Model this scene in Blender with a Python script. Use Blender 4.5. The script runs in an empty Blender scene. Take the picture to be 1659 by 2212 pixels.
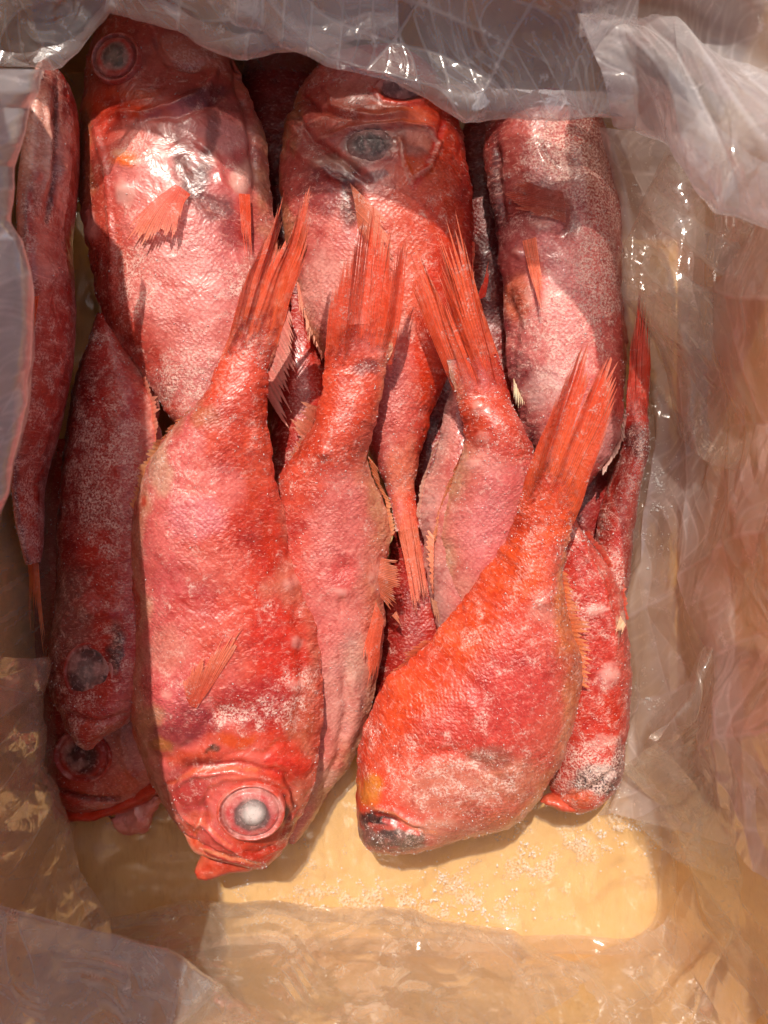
import bpy, math, random
import numpy as np
from mathutils import Vector

sc = bpy.context.scene
COL = sc.collection
rng = np.random.default_rng(7)
random.seed(7)

# ------------------------------------------------------------------ camera
CAM_Z = 0.45            # metres above the bottom of the box
TAN = 0.5               # tan of half the horizontal view
FW, FC, FR = 829.5, 829.5, 1106.0
cam_d = bpy.data.cameras.new('camera')
cam = bpy.data.objects.new('camera', cam_d)
COL.objects.link(cam)
cam.location = (0, 0, CAM_Z)
cam.rotation_euler = (0, 0, 0)
cam_d.sensor_fit = 'HORIZONTAL'
cam_d.sensor_width = 27.0
cam_d.lens = 27.0
cam_d.clip_start = 0.005
cam_d.clip_end = 500
cam_d.dof.use_dof = True
cam_d.dof.focus_distance = 0.372
cam_d.dof.aperture_fstop = 7.5
sc.camera = cam

# ------------------------------------------------------------------ light
SUN = Vector((0.115, -0.60, -1.0)).normalized()      # the way the light travels
elev = math.asin(-SUN.z)
azim = math.atan2(-SUN.x, -SUN.y)
w = bpy.data.worlds.new('World'); sc.world = w
w.use_nodes = True
nt = w.node_tree
bg = nt.nodes['Background']
sky = nt.nodes.new('ShaderNodeTexSky')
sky.sky_type = 'NISHITA'; sky.sun_disc = False
sky.air_density = 0.6; sky.dust_density = 4.0; sky.ozone_density = 0.3
sky.sun_elevation = elev; sky.sun_rotation = azim
nt.links.new(sky.outputs[0], bg.inputs[0])
bg.inputs[1].default_value = 0.088
sd = bpy.data.lights.new('sun', 'SUN')
sd.energy = 3.3; sd.angle = math.radians(0.5); sd.color = (1.0, 0.91, 0.79)
so = bpy.data.objects.new('sun', sd); COL.objects.link(so)
so.rotation_euler = SUN.to_track_quat('-Z', 'Y').to_euler()
so.location = (0, 0.6, 2)
sc.view_settings.view_transform = 'Standard'
sc.view_settings.look = 'None'
sc.view_settings.exposure = 0.42
sc.view_settings.gamma = 1.0
sc.cycles.max_bounces = 10
sc.cycles.transparent_max_bounces = 20
sc.cycles.diffuse_bounces = 5
sc.cycles.caustics_reflective = False
sc.cycles.caustics_refractive = False
sc.cycles.use_denoising = True
sc.cycles.use_adaptive_sampling = True; sc.cycles.adaptive_threshold = .025; sc.cycles.adaptive_min_samples = 20

# ------------------------------------------------------------------ numbers
def P(px, py, z):
    d = CAM_Z - z
    return np.array([(px - FC) / FW * TAN * d, (FR - py) / FW * TAN * d, z])
def Pa(a):
    a = np.asarray(a, float); d = CAM_Z - a[..., 2]
    return np.stack([(a[..., 0] - FC) / FW * TAN * d, (FR - a[..., 1]) / FW * TAN * d, a[..., 2]], -1)
def proj(v):
    d = CAM_Z - v[..., 2]
    return FC + v[..., 0] / (TAN * d) * FW, FR - v[..., 1] / (TAN * d) * FW

_perm = np.random.default_rng(3).permutation(512).astype(np.int64)
_g = np.random.default_rng(4).normal(size=(512, 3)); _g /= np.linalg.norm(_g, axis=1)[:, None]
def perlin(p):
    p = np.asarray(p, float); i = np.floor(p).astype(np.int64); f = p - i
    u = f * f * f * (f * (f * 6 - 15) + 10)
    out = 0
    for dx in (0, 1):
        wx = u[..., 0] if dx else 1 - u[..., 0]
        for dy in (0, 1):
            wy = u[..., 1] if dy else 1 - u[..., 1]
            for dz in (0, 1):
                wz = u[..., 2] if dz else 1 - u[..., 2]
                h = _perm[(_perm[(_perm[(i[..., 0] + dx) % 512] + i[..., 1] + dy) % 512] + i[..., 2] + dz) % 512]
                g = _g[h]
                dot = g[..., 0] * (f[..., 0] - dx) + g[..., 1] * (f[..., 1] - dy) + g[..., 2] * (f[..., 2] - dz)
                out = out + wx * wy * wz * dot
    return out * 1.5
def fbm(p, o=4, gain=.5):
    s = 0; a = 1.0
    for k in range(o):
        s = s + a * perlin(p * (2.03 ** k) + 17.3 * k); a *= gain
    return s
def sstep(a, b, x):
    t = np.clip((x - a) / (b - a), 0, 1); return t * t * (3 - 2 * t)
def lin(c):
    c = np.asarray(c, float) / 255.0
    return np.where(c <= .04045, c / 12.92, ((c + .055) / 1.055) ** 2.4)
def catmull(pts, n):
    pts = np.asarray(pts, float); m = len(pts)
    t = np.linspace(0, m - 1, n); i = np.clip(t.astype(int), 0, m - 2); f = (t - i)[:, None]
    ext = np.vstack([2 * pts[0] - pts[1], pts, 2 * pts[-1] - pts[-2]])
    a, b, c, d = ext[i], ext[i + 1], ext[i + 2], ext[i + 3]
    return .5 * (2 * b + (c - a) * f + (2 * a - 5 * b + 4 * c - d) * f ** 2 + (3 * b - a - 3 * c + d) * f ** 3)
def resample(poly, n):
    poly = np.asarray(poly, float)
    s = np.r_[0, np.cumsum(np.linalg.norm(np.diff(poly[:, :2], axis=0), axis=1))]
    t = np.linspace(0, s[-1], n)
    return np.stack([np.interp(t, s, poly[:, k]) for k in range(poly.shape[1])], 1)
def seg_dist(x, y, poly):
    """distance to a polyline and the fraction along it"""
    best = np.full(np.shape(x), 1e9); fr = np.zeros(np.shape(x))
    poly = np.asarray(poly, float); n = len(poly) - 1
    for k in range(n):
        ax, ay = poly[k]; bx, by = poly[k + 1]
        L = (bx - ax) ** 2 + (by - ay) ** 2 + 1e-9
        t = np.clip(((x - ax) * (bx - ax) + (y - ay) * (by - ay)) / L, 0, 1)
        d = np.hypot(x - ax - t * (bx - ax), y - ay - t * (by - ay))
        m = d < best; best = np.where(m, d, best); fr = np.where(m, (k + t) / n, fr)
    return best, fr

# ------------------------------------------------------------------ objects
def mesh_obj(name, v, faces, mat, parent=None, col=None, mask=None, uv=None, smooth=True):
    v = np.asarray(v, float)
    me = bpy.data.meshes.new(name)
    if isinstance(faces, np.ndarray):
        k = faces.shape[1]
        me.vertices.add(len(v)); me.vertices.foreach_set('co', v.astype(np.float32).ravel())
        me.loops.add(faces.size); me.loops.foreach_set('vertex_index', faces.astype(np.int32).ravel())
        me.polygons.add(len(faces)); me.polygons.foreach_set('loop_start', np.arange(0, faces.size, k, dtype=np.int32))
        me.update(calc_edges=True); me.validate()
    else:
        me.from_pydata([tuple(p) for p in v], [], [tuple(f) for f in faces]); me.update()
    if smooth:
        me.polygons.foreach_set('use_smooth', np.ones(len(me.polygons), bool))
    def attr(nm, a):
        a = np.asarray(a, np.float32)
        if a.shape[1] == 3: a = np.hstack([a, np.ones((len(a), 1), np.float32)])
        ca = me.color_attributes.new(nm, 'FLOAT_COLOR', 'POINT'); ca.data.foreach_set('color', np.ascontiguousarray(a, np.float32).ravel())
    if col is not None: attr('tint', col)
    if mask is not None: attr('mask', mask)
    if uv is not None:
        ul = me.uv_layers.new(name='UVMap')
        li = np.zeros(len(me.loops), np.int32); me.loops.foreach_get('vertex_index', li)
        ul.data.foreach_set('uv', np.asarray(uv, np.float32)[li].ravel())
    me.materials.append(mat)
    o = bpy.data.objects.new(name, me); COL.objects.link(o)
    if parent is not None: o.parent = parent
    return o
def thing(name, label, cat, group=None, loc=(0, 0, 0)):
    o = bpy.data.objects.new(name, None); COL.objects.link(o)
    o.empty_display_size = .02; o.location = loc
    o['label'] = label; o['category'] = cat
    if group: o['group'] = group
    return o
def grid_faces(n, m, wrap=False):
    i, j = np.meshgrid(np.arange(n - 1), np.arange(m if wrap else m - 1), indexing='ij')
    j2 = (j + 1) % m
    return np.stack([i * m + j, i * m + j2, (i + 1) * m + j2, (i + 1) * m + j], -1).reshape(-1, 4)

# ------------------------------------------------------------------ materials
class N:
    def __init__(s, name):
        s.m = bpy.data.materials.new(name); s.m.use_nodes = True
        s.t = s.m.node_tree; s.t.nodes.clear(); s.out = s.n('OutputMaterial')
    def n(s, typ, **k):
        nd = s.t.nodes.new('ShaderNode' + typ)
        for a, b in k.items(): setattr(nd, a, b)
        return nd
    def l(s, a, b): s.t.links.new(a, b)
    def put(s, sock, v):
        if isinstance(v, bpy.types.NodeSocket): s.l(v, sock)
        else: sock.default_value = v
    def math(s, op, a, b=0.0, clamp=False):
        nd = s.n('Math', operation=op, use_clamp=clamp); s.put(nd.inputs[0], a); s.put(nd.inputs[1], b); return nd.outputs[0]
    def ramp(s, f, a, b):
        nd = s.n('MapRange', interpolation_type='SMOOTHSTEP'); s.put(nd.inputs[0], f); nd.inputs[1].default_value = a; nd.inputs[2].default_value = b
        return nd.outputs[0]
    def mix(s, f, a, b, bt='MIX'):
        nd = s.n('Mix', data_type='RGBA', blend_type=bt); s.put(nd.inputs[0], f); s.put(nd.inputs[6], a); s.put(nd.inputs[7], b); return nd.outputs[2]
    def noise(s, vec, scale, detail=4, rough=.55, dist=0.0):
        nd = s.n('TexNoise'); s.l(vec, nd.inputs['Vector']); nd.inputs['Scale'].default_value = scale; nd.inputs['Detail'].default_value = detail
        nd.inputs['Roughness'].default_value = rough; nd.inputs['Distortion'].default_value = dist; return nd.outputs[0]
    def voro(s, vec, scale, feat='F1'):
        nd = s.n('TexVoronoi', feature=feat); s.l(vec, nd.inputs['Vector']); nd.inputs['Scale'].default_value = scale; return nd.outputs['Distance']
    def mapv(s, vec, scale):
        nd = s.n('Mapping'); s.l(vec, nd.inputs[0]); nd.inputs[3].default_value = scale; return nd.outputs[0]
    def bump(s, h, st, dist, prev=None):
        nd = s.n('Bump'); nd.inputs['Strength'].default_value = st; nd.inputs['Distance'].default_value = dist; s.l(h, nd.inputs['Height'])
        if prev is not None: s.l(prev, nd.inputs['Normal'])
        return nd.outputs[0]
def rgba(c): c = tuple(c); return c + (1.0,) if len(c) == 3 else c

def skin_material():
    k = N('frozen fish skin')
    tint = k.n('Attribute', attribute_name='tint').outputs['Color']
    msk = k.n('SeparateColor'); k.l(k.n('Attribute', attribute_name='mask').outputs['Color'], msk.inputs[0])
    frost, scal, wet = msk.outputs[0], msk.outputs[1], msk.outputs[2]
    tc = k.n('TexCoord'); ob, uv = tc.outputs['Object'], tc.outputs['UV']
    # mottling of the skin itself
    n1 = k.noise(ob, 190, 5, .62, .4); n2 = k.noise(ob, 520, 4, .6); n3 = k.noise(ob, 75, 4, .6, .6)
    c = k.mix(k.math('MULTIPLY', k.ramp(n1, .54, .74), .30), tint, rgba(lin((232, 140, 122))))
    c = k.mix(k.math('MULTIPLY', k.ramp(n1, .48, .30), .75), c, (.74, .46, .44, 1), 'MULTIPLY')
    c = k.mix(k.math('MULTIPLY', k.ramp(n2, .57, .77), .20), c, rgba(lin((240, 170, 150))))
    c = k.mix(k.math('MULTIPLY', k.ramp(n3, .52, .70), .6), c, (.68, .48, .54, 1), 'MULTIPLY')
    nL = k.noise(ob, 30, 4, .6, .5)
    c = k.mix(k.math('MULTIPLY', k.ramp(nL, .58, .36), .8), c, (.80, .60, .56, 1), 'MULTIPLY')
    c = k.mix(.7, c, (.90, .86, .84, 1), 'MULTIPLY')
    # scale rows: short pockets across the body, in UV metres
    warp = k.n('Mix', data_type='VECTOR'); warp.inputs[0].default_value = .0022
    k.l(uv, warp.inputs[4]); nn = k.n('TexNoise'); k.l(ob, nn.inputs['Vector']); nn.inputs['Scale'].default_value = 110; k.l(nn.outputs['Color'], warp.inputs[5])
    suv = warp.outputs[1]
    mp = k.n('Mapping'); k.l(suv, mp.inputs[0]); mp.inputs[3].default_value = (520, 430, 1)
    mp2 = k.n('Mapping'); k.l(mp.outputs[0], mp2.inputs[0]); mp2.inputs[2].default_value = (0, 0, math.pi / 4)
    vn = k.n('TexVoronoi'); k.l(mp2.outputs[0], vn.inputs['Vector']); vn.inputs['Scale'].default_value = 1.0; vn.inputs['Randomness'].default_value = .52
    sv = vn.outputs['Distance']
    wr = k.noise(k.mapv(suv, (850, 260, 1)), 1.0, 4, .6, .6)
    sc_col = k.math('MULTIPLY', k.math('MULTIPLY', k.ramp(sv, .38, .72), scal), .26)
    c = k.mix(sc_col, c, rgba(lin((150, 30, 28))))
    c = k.mix(k.math('MULTIPLY', k.math('MULTIPLY', k.ramp(wr, .54, .70), scal), .38), c, rgba(lin((246, 176, 160))))
    # frost: white powder and grains lying on the skin
    fp = k.noise(ob, 900, 3, .7); fl = k.noise(ob, 130, 4, .65, .5)
    fac = k.math('MULTIPLY', k.ramp(k.math('ADD', fl, k.math('MULTIPLY', frost, .31)), .64, .93), k.ramp(fp, .40, .62))
    vg = k.voro(ob, 620); grain = k.ramp(vg, .16, .08)
    fac = k.math('MAXIMUM', k.math('MULTIPLY', fac, .85), k.math('MULTIPLY', grain, k.math('MULTIPLY', frost, .55)), True)
    c = k.mix(fac, c, rgba(lin((234, 198, 184))))
    # relief
    wr2 = k.noise(ob, 260, 5, .65, .7)
    zone = k.ramp(k.noise(ob, 48, 3, .6, .3), .44, .62)
    h = k.math('MULTIPLY', k.math('MULTIPLY', wr, scal), k.math('ADD', k.math('MULTIPLY', zone, .9), .10))
    h = k.math('SUBTRACT', h, k.math('MULTIPLY', k.math('MULTIPLY', sv, scal), k.math('ADD', k.math('MULTIPLY', zone, .5), .28)))
    h = k.math('ADD', h, k.math('MULTIPLY', wr2, .18))
    h = k.math('ADD', h, k.math('MULTIPLY', fac, .25))
    dents = k.bump(k.noise(ob, 85, 3, .55, .8), .32, .0035)
    nb = k.bump(h, .60, .0009, dents)
    ng = k.bump(k.noise(ob, 1500, 2, .6), .35, .0006, nb)
    b = k.n('BsdfPrincipled')
    k.l(c, b.inputs['Base Color']); k.l(nb, b.inputs['Normal'])
    r = k.math('ADD', k.math('MULTIPLY', k.noise(ob, 160, 3, .6), .35), .20)
    r = k.math('ADD', r, k.math('MULTIPLY', fac, .25)); k.l(r, b.inputs['Roughness'])
    b.inputs['Specular IOR Level'].default_value = .6
    b.inputs['Subsurface Weight'].default_value = 0.0
    b.inputs['Subsurface Radius'].default_value = (1.0, .28, .18); b.inputs['Subsurface Scale'].default_value = .0035
    cw = k.math('MULTIPLY', k.math('ADD', k.math('MULTIPLY', wet, 1.0), .15, True), k.ramp(k.noise(ob, 95, 3, .6), .40, .62))
    k.l(cw, b.inputs['Coat Weight']); b.inputs['Coat Roughness'].default_value = .20; b.inputs['Coat IOR'].default_value = 1.4
    k.l(dents, b.inputs['Coat Normal'])
    k.l(b.outputs[0], k.out.inputs[0]); return k.m
def fin_material():
    k = N('fish fin')
    tint = k.n('Attribute', attribute_name='tint').outputs['Color']
    tc = k.n('TexCoord'); ob = tc.outputs['Object']; uv = tc.outputs['UV']
    n1 = k.noise(ob, 300, 4, .6); n2 = k.noise(ob, 900, 3, .7); n3 = k.noise(ob, 110, 3, .6)
    c = k.mix(k.math('MULTIPLY', k.ramp(n1, .5, .72), .35), tint, rgba(lin((245, 170, 150))))
    c = k.mix(k.math('MULTIPLY', k.ramp(n3, .5, .35), .18), c, rgba(lin((190, 40, 18))))
    seg = k.noise(k.mapv(uv, (60, 55, 1)), 1.0, 2, .5)
    c = k.mix(k.math('MULTIPLY', k.ramp(seg, .58, .70), .45), c, rgba(lin((250, 190, 165))))
    fr = k.math('MULTIPLY', k.ramp(k.math('ADD', k.math('MULTIPLY', n2, .55), k.math('MULTIPLY', n3, .55)), .62, .74), .75)
    c = k.mix(fr, c, rgba(lin((240, 215, 205))))
    nb = k.bump(k.math('ADD', n1, n2), .7, .0006)
    b = k.n('BsdfPrincipled'); k.l(c, b.inputs['Base Color']); k.l(nb, b.inputs['Normal'])
    k.l(k.math('ADD', k.math('MULTIPLY', n1, .3), .22), b.inputs['Roughness'])
    t = k.n('BsdfTranslucent'); k.l(c, t.inputs[0]); k.l(nb, t.inputs['Normal'])
    mx = k.n('MixShader'); mx.inputs[0].default_value = .34; k.l(b.outputs[0], mx.inputs[1]); k.l(t.outputs[0], mx.inputs[2])
    al = k.n('SeparateColor'); k.l(k.n('Attribute', attribute_name='mask').outputs['Color'], al.inputs[0])
    tp = k.n('BsdfTransparent'); m2 = k.n('MixShader'); k.l(al.outputs[0], m2.inputs[0]); k.l(tp.outputs[0], m2.inputs[1]); k.l(mx.outputs[0], m2.inputs[2])
    k.l(m2.outputs[0], k.out.inputs[0]); return k.m
def film_material(name, haze, frost=.0, tintc=(.80, .76, .77)):
    k = N(name)
    tc = k.n('TexCoord'); ob = tc.outputs['Object']
    msk = k.n('SeparateColor'); k.l(k.n('Attribute', attribute_name='mask').outputs['Color'], msk.inputs[0])
    n1 = k.noise(ob, 26, 2, .55, .8); n2 = k.noise(ob, 120, 3, .6); n3 = k.noise(ob, 700, 1, .7)
    streak = k.noise(k.mapv(ob, (1, .25, .4)), 60, 2, .6)
    hz = k.math('MULTIPLY', k.math('ADD', k.math('ADD', k.math('MULTIPLY', n1, .3), .33), k.math('MULTIPLY', streak, .35)), haze * 1.40)
    hz = k.math('ADD', hz, k.math('MULTIPLY', msk.outputs[0], .38))
    fz = k.math('MULTIPLY', k.ramp(k.math('ADD', n2, k.math('MULTIPLY', msk.outputs[1], .4)), .66, .95), k.ramp(n3, .38, .62))
    hz = k.math('ADD', hz, k.math('MULTIPLY', fz, .6), True)
    nb = k.bump(k.math('ADD', k.noise(ob, 70, 3, .6, 1.2), k.math('MULTIPLY', k.noise(ob, 230, 1, .6), .12)), .16, .003)
    d = k.n('BsdfDiffuse'); d.inputs[0].default_value = rgba(tintc); k.l(nb, d.inputs['Normal'])
    tr = k.n('BsdfTranslucent'); tr.inputs[0].default_value = rgba(tintc)
    dm = k.n('MixShader'); dm.inputs[0].default_value = .5; k.l(d.outputs[0], dm.inputs[1]); k.l(tr.outputs[0], dm.inputs[2])
    tp = k.n('BsdfTransparent'); tp.inputs[0].default_value = (.965, .955, .95, 1)
    m1 = k.n('MixShader'); k.l(hz, m1.inputs[0]); k.l(tp.outputs[0], m1.inputs[1]); k.l(dm.outputs[0], m1.inputs[2])
    g = k.n('BsdfGlossy'); g.inputs['Roughness'].default_value = .10; g.inputs[0].default_value = (1, 1, 1, 1); k.l(nb, g.inputs['Normal'])
    f = k.n('Fresnel'); f.inputs[0].default_value = 1.5; k.l(nb, f.inputs['Normal'])
    m2 = k.n('MixShader'); k.l(k.math('MINIMUM', k.math('MULTIPLY', f.outputs[0], 1.15), .26), m2.inputs[0]); k.l(m1.outputs[0], m2.inputs[1]); k.l(g.outputs[0], m2.inputs[2])
    k.l(m2.outputs[0], k.out.inputs[0]); return k.m
def card_material(base=(226, 176, 98)):
    k = N('kraft cardboard')
    tc = k.n('TexCoord'); ob = tc.outputs['Object']
    n1 = k.noise(ob, 14, 4, .6); n2 = k.noise(k.mapv(ob, (1, .25, 1)), 500, 4, .7); n3 = k.noise(ob, 60, 3, .6)
    c = k.mix(k.math('MULTIPLY', n1, .5), rgba(lin(base)), rgba(lin((236, 192, 116))))
    c = k.mix(k.math('MULTIPLY', k.ramp(n2, .5, .75), .35), c, rgba(lin((160, 112, 60))))
    c = k.mix(k.math('MULTIPLY', k.ramp(n3, .55, .75), .2), c, rgba(lin((176, 128, 72))))
    wv = k.n('TexWave'); k.l(ob, wv.inputs['Vector']); wv.inputs['Scale'].default_value = 45; wv.inputs['Distortion'].default_value = .6
    nb = k.bump(k.math('ADD', k.math('MULTIPLY', wv.outputs[1], .5), n2), .25, .0008)
    b = k.n('BsdfPrincipled'); k.l(c, b.inputs['Base Color']); b.inputs['Roughness'].default_value = .75; k.l(nb, b.inputs['Normal'])
    k.l(b.outputs[0], k.out.inputs[0]); return k.m
def plain(name, col, rough=.4, coat=0.0, sss=0.0, noisy=.3, alpha=1.0):
    k = N(name); tc = k.n('TexCoord'); ob = tc.outputs['Object']
    n = k.noise(ob, 300, 4, .65)
    c = k.mix(k.math('MULTIPLY', n, noisy), rgba(lin(col)), rgba(lin([v * .55 for v in col])))
    b = k.n('BsdfPrincipled'); k.l(c, b.inputs['Base Color']); b.inputs['Roughness'].default_value = rough
    b.inputs['Coat Weight'].default_value = coat; b.inputs['Coat Roughness'].default_value = .1
    b.inputs['Subsurface Weight'].default_value = sss; b.inputs['Subsurface Scale'].default_value = .003
    b.inputs['Alpha'].default_value = alpha
    k.l(k.bump(n, .4, .0006), b.inputs['Normal'])
    k.l(b.outputs[0], k.out.inputs[0]); return k.m
def ice_material():
    k = N('ice crystals'); b = k.n('BsdfPrincipled')
    b.inputs['Base Color'].default_value = (.86, .84, .82, 1); b.inputs['Roughness'].default_value = .5
    b.inputs['Alpha'].default_value = .6; b.inputs['Subsurface Weight'].default_value = 0
    k.l(b.outputs[0], k.out.inputs[0]); return k.m
def attr_material(name, rough=.25, coat=.5):
    k = N(name); tint = k.n('Attribute', attribute_name='tint').outputs['Color']
    tc = k.n('TexCoord'); n = k.noise(tc.outputs['Object'], 420, 5, .65, .5)
    c = k.mix(k.math('MULTIPLY', k.ramp(n, .5, .7), .35), tint, rgba(lin((232, 190, 185))))
    c = k.mix(k.math('MULTIPLY', k.ramp(n, .46, .3), .35), c, rgba(lin((110, 30, 30))))
    b = k.n('BsdfPrincipled'); k.l(c, b.inputs['Base Color']); b.inputs['Roughness'].default_value = rough
    b.inputs['Coat Weight'].default_value = coat; b.inputs['Coat Roughness'].default_value = .08
    k.l(k.bump(n, .5, .0006), b.inputs['Normal'])
    k.l(b.outputs[0], k.out.inputs[0]); return k.m

SKIN = skin_material(); FIN = fin_material(); CARD = card_material()
FILM_WALL = film_material('clear liner film on the walls', .20, tintc=(.94, .84, .70))
FILM_FOLD = film_material('gathered liner film', .23, tintc=(.85, .83, .83))
FILM_NEAR = film_material('thick gathered liner film', .42, tintc=(.84, .80, .80))
FILM_SIDE = film_material('wrinkled liner film beside the fish', .40, tintc=(.98, .84, .82)); FILM_WARM = film_material('loose liner film over the cardboard', .21, tintc=(.96, .85, .70))  # side film's pink tint stands in for the fish reflected in it
FILM_SHADE = film_material('added shade film', .34, tintc=(.86, .80, .78)); FILM_EDGE = film_material('doubled liner film at the rim', .62, tintc=(.84, .80, .80))
ICE = ice_material(); EYE = attr_material('fish eye', .3, .35); DULL = attr_material('dried fish eye', .5, .08); LENS = attr_material('milky lens', .65, .0)
ICEB = plain('glazed ice lump', (236, 196, 186), .18, .8, .5, .1, .62)
GROUND = plain('concrete ground', (150, 146, 138), .85)

# ------------------------------------------------------------------ fish
class Fish:
    pass
FISH = {}
# lumps of glaze frozen on the skin
GLAZE = {'F1': [(640, 1385, 12, 18), (628, 1255, 18, 10), (362, 1500, 16, 10), (640, 1478, 18, 14)],
         'F2': [(816, 1246, 14, 28), (738, 1278, 14, 10)],
         'F3': [(1036, 878, 20, 14), (1040, 944, 16, 12), (1022, 1000, 20, 12)],
         'F5': [(1320, 1462, 22, 14), (1286, 1320, 18, 12)],
         'A': [(268, 412, 24, 20), (520, 384, 22, 28), (455, 350, 14, 14), (195, 480, 14, 30)],
         'C': [(1117, 548, 12, 12), (1150, 630, 10, 24), (1180, 655, 8, 18)]}
def warm(c):
    c = np.asarray(c, float); m = max(0.0, (c[2] - .80 * c[1])) * .28
    return np.array([c[0] - 3, c[1] * .97, c[2] - m * .4])
def make_fish(key, label, st, zt, stops, paint=(), relief=(), exp=.82, n=300, mt=120, mb=36, frost=.25, wet=.5,
              head=None, scal=1.0, ridge=0.0, tail=0, rough_edge=.0007, warp=14, flat=.78):
    f = Fish(); f.key = key
    gl = GLAZE.get(key, ())
    paint = list(paint) + [('p', x, y, rx * 1.1, ry * 1.1, (228, 168, 154), .45) for x, y, rx, ry in gl] + [('w', x, y, rx * 1.5, ry * 1.5, .3) for x, y, rx, ry in gl] + [('s', x, y, rx * 1.5, ry * 1.5, .9) for x, y, rx, ry in gl]
    relief = list(relief) + [('b', x, y, rx * 1.3, ry * 1.3, .28) for x, y, rx, ry in gl]
    st = np.asarray(st, float)
    if tail:
        a, b = st[-2], st[-1]; ca, cb_ = (a[:2] + a[2:]) / 2, (b[:2] + b[2:]) / 2
        dirn = (cb_ - ca) / np.linalg.norm(cb_ - ca) * tail; hw = (b[2:] - b[:2]) / 2
        st = np.vstack([st, np.r_[cb_ + dirn - hw * .97, cb_ + dirn + hw * .97]])
    m = len(st)
    c = catmull(st, n)
    zt = np.asarray(zt, float)          # rows: fraction, z, half thickness
    u = np.linspace(0, 1, n)
    zk = catmull(zt, 200); order = np.argsort(zk[:, 0]); zk = zk[order]
    z = np.interp(u, zk[:, 0], zk[:, 1]); t = np.interp(u, zk[:, 0], zk[:, 2]) * flat
    if tail: t = t * (1 - .92 * sstep(.72, 1, u))
    L = Pa(np.c_[c[:, 0], c[:, 1], z]); R = Pa(np.c_[c[:, 2], c[:, 3], z])
    th = np.r_[np.linspace(0, np.pi, mt, endpoint=False), np.linspace(np.pi, 2 * np.pi, mb, endpoint=False)]
    M = len(th); cs = np.cos(th); sn = np.sin(th)
    prof = np.sign(sn) * (1 - np.abs(cs) ** 2.5) ** exp * (1 + ridge * cs)
    ol = 31.7 * (sum(map(ord, key)) % 57) + np.arange(n)[:, None] * np.array([[.0011, 0, 0]])
    sid = (R - L) / (np.linalg.norm(R - L, axis=1)[:, None] + 1e-9); we = np.minimum(np.linalg.norm(R - L, axis=1) * .03, .0012)[:, None]
    L = L + sid * we * (fbm(ol * 55, 3) + .14 * perlin(ol * 400))[:, None]; R = R + sid * we * (fbm(ol * 55 + 9, 3) + .14 * perlin(ol * 400 + 5))[:, None]
    mid = (L + R) / 2; half = (R - L) / 2
    v = mid[:, None, :] + half[:, None, :] * cs[None, :, None]
    v[..., 2] += t[:, None] * prof[None, :]
    # normals of the swept body
    def normals(v):
        du = np.gradient(v, axis=0); dv = np.roll(v, -1, 1) - np.roll(v, 1, 1)
        nn = np.cross(du, dv); nn /= np.linalg.norm(nn, axis=-1, keepdims=True) + 1e-12
        up = np.sum(nn * (v - mid[:, None, :]), -1).sum()
        return nn if up > 0 else -nn
    nn = normals(v)
    px, py = proj(v); top = (sn >= -.05)[None, :] * np.ones((n, 1))
    seed = 31.7 * (sum(map(ord, key)) % 57)
    q = v + seed
    # unevenness: dents, wrinkles
    disp = .0017 * fbm(q * 17, 2) + .0004 * fbm(q * 34, 3) + .00012 * fbm(q * 130, 3) + .00008 * perlin(q * 420)
    edge = np.abs(cs)[None, :] ** 10
    if tail: disp = disp * (1 - .8 * sstep(.84, .95, u))[:, None]
    disp = disp + edge * rough_edge * perlin(q * 260)
    wx = px + 5 * perlin(q * 90) + 2 * perlin(q * 260); wy = py + 5 * perlin(q * 90 + 9) + 2 * perlin(q * 260 + 5)
    for r in relief:
        if r[0] == 'b':
            _, x, y, rx, ry, a = r
            d2 = ((wx - x) / rx) ** 2 + ((wy - y) / ry) ** 2
            disp = disp + top * a * .001 * np.exp(-d2 * 1.6)
        else:
            _, poly, wd, a = r
            d, fr = seg_dist(wx, wy, poly)
            taper = sstep(0, .15, fr) * sstep(1, .85, fr) * .7 + .3
            disp = disp + top * a * .001 * np.exp(-(d / wd) ** 2) * taper
    v = v + nn * disp[..., None]
    nn = normals(v); px, py = proj(v)
    # colour of the skin
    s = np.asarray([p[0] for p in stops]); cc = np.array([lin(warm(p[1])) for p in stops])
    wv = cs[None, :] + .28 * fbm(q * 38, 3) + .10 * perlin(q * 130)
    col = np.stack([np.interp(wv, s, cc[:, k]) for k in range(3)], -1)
    if head is not None:
        hc, hu = head
        a = sstep(hu + .07, hu - .07, u[:, None] + .05 * fbm(q * 45, 3))
        col = col * (1 - a[..., None] * .8) + lin(hc) * a[..., None] * .8
    mask = np.zeros(v.shape); mask[..., 0] = frost + .25 * fbm(q * 30 + 3, 3); mask[..., 1] = scal; mask[..., 2] = wet
    wx = px + warp * fbm(q * 60, 3) + 5 * perlin(q * 280); wy = py + warp * fbm(q * 60 + 7, 3) + 5 * perlin(q * 280 + 3)
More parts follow.
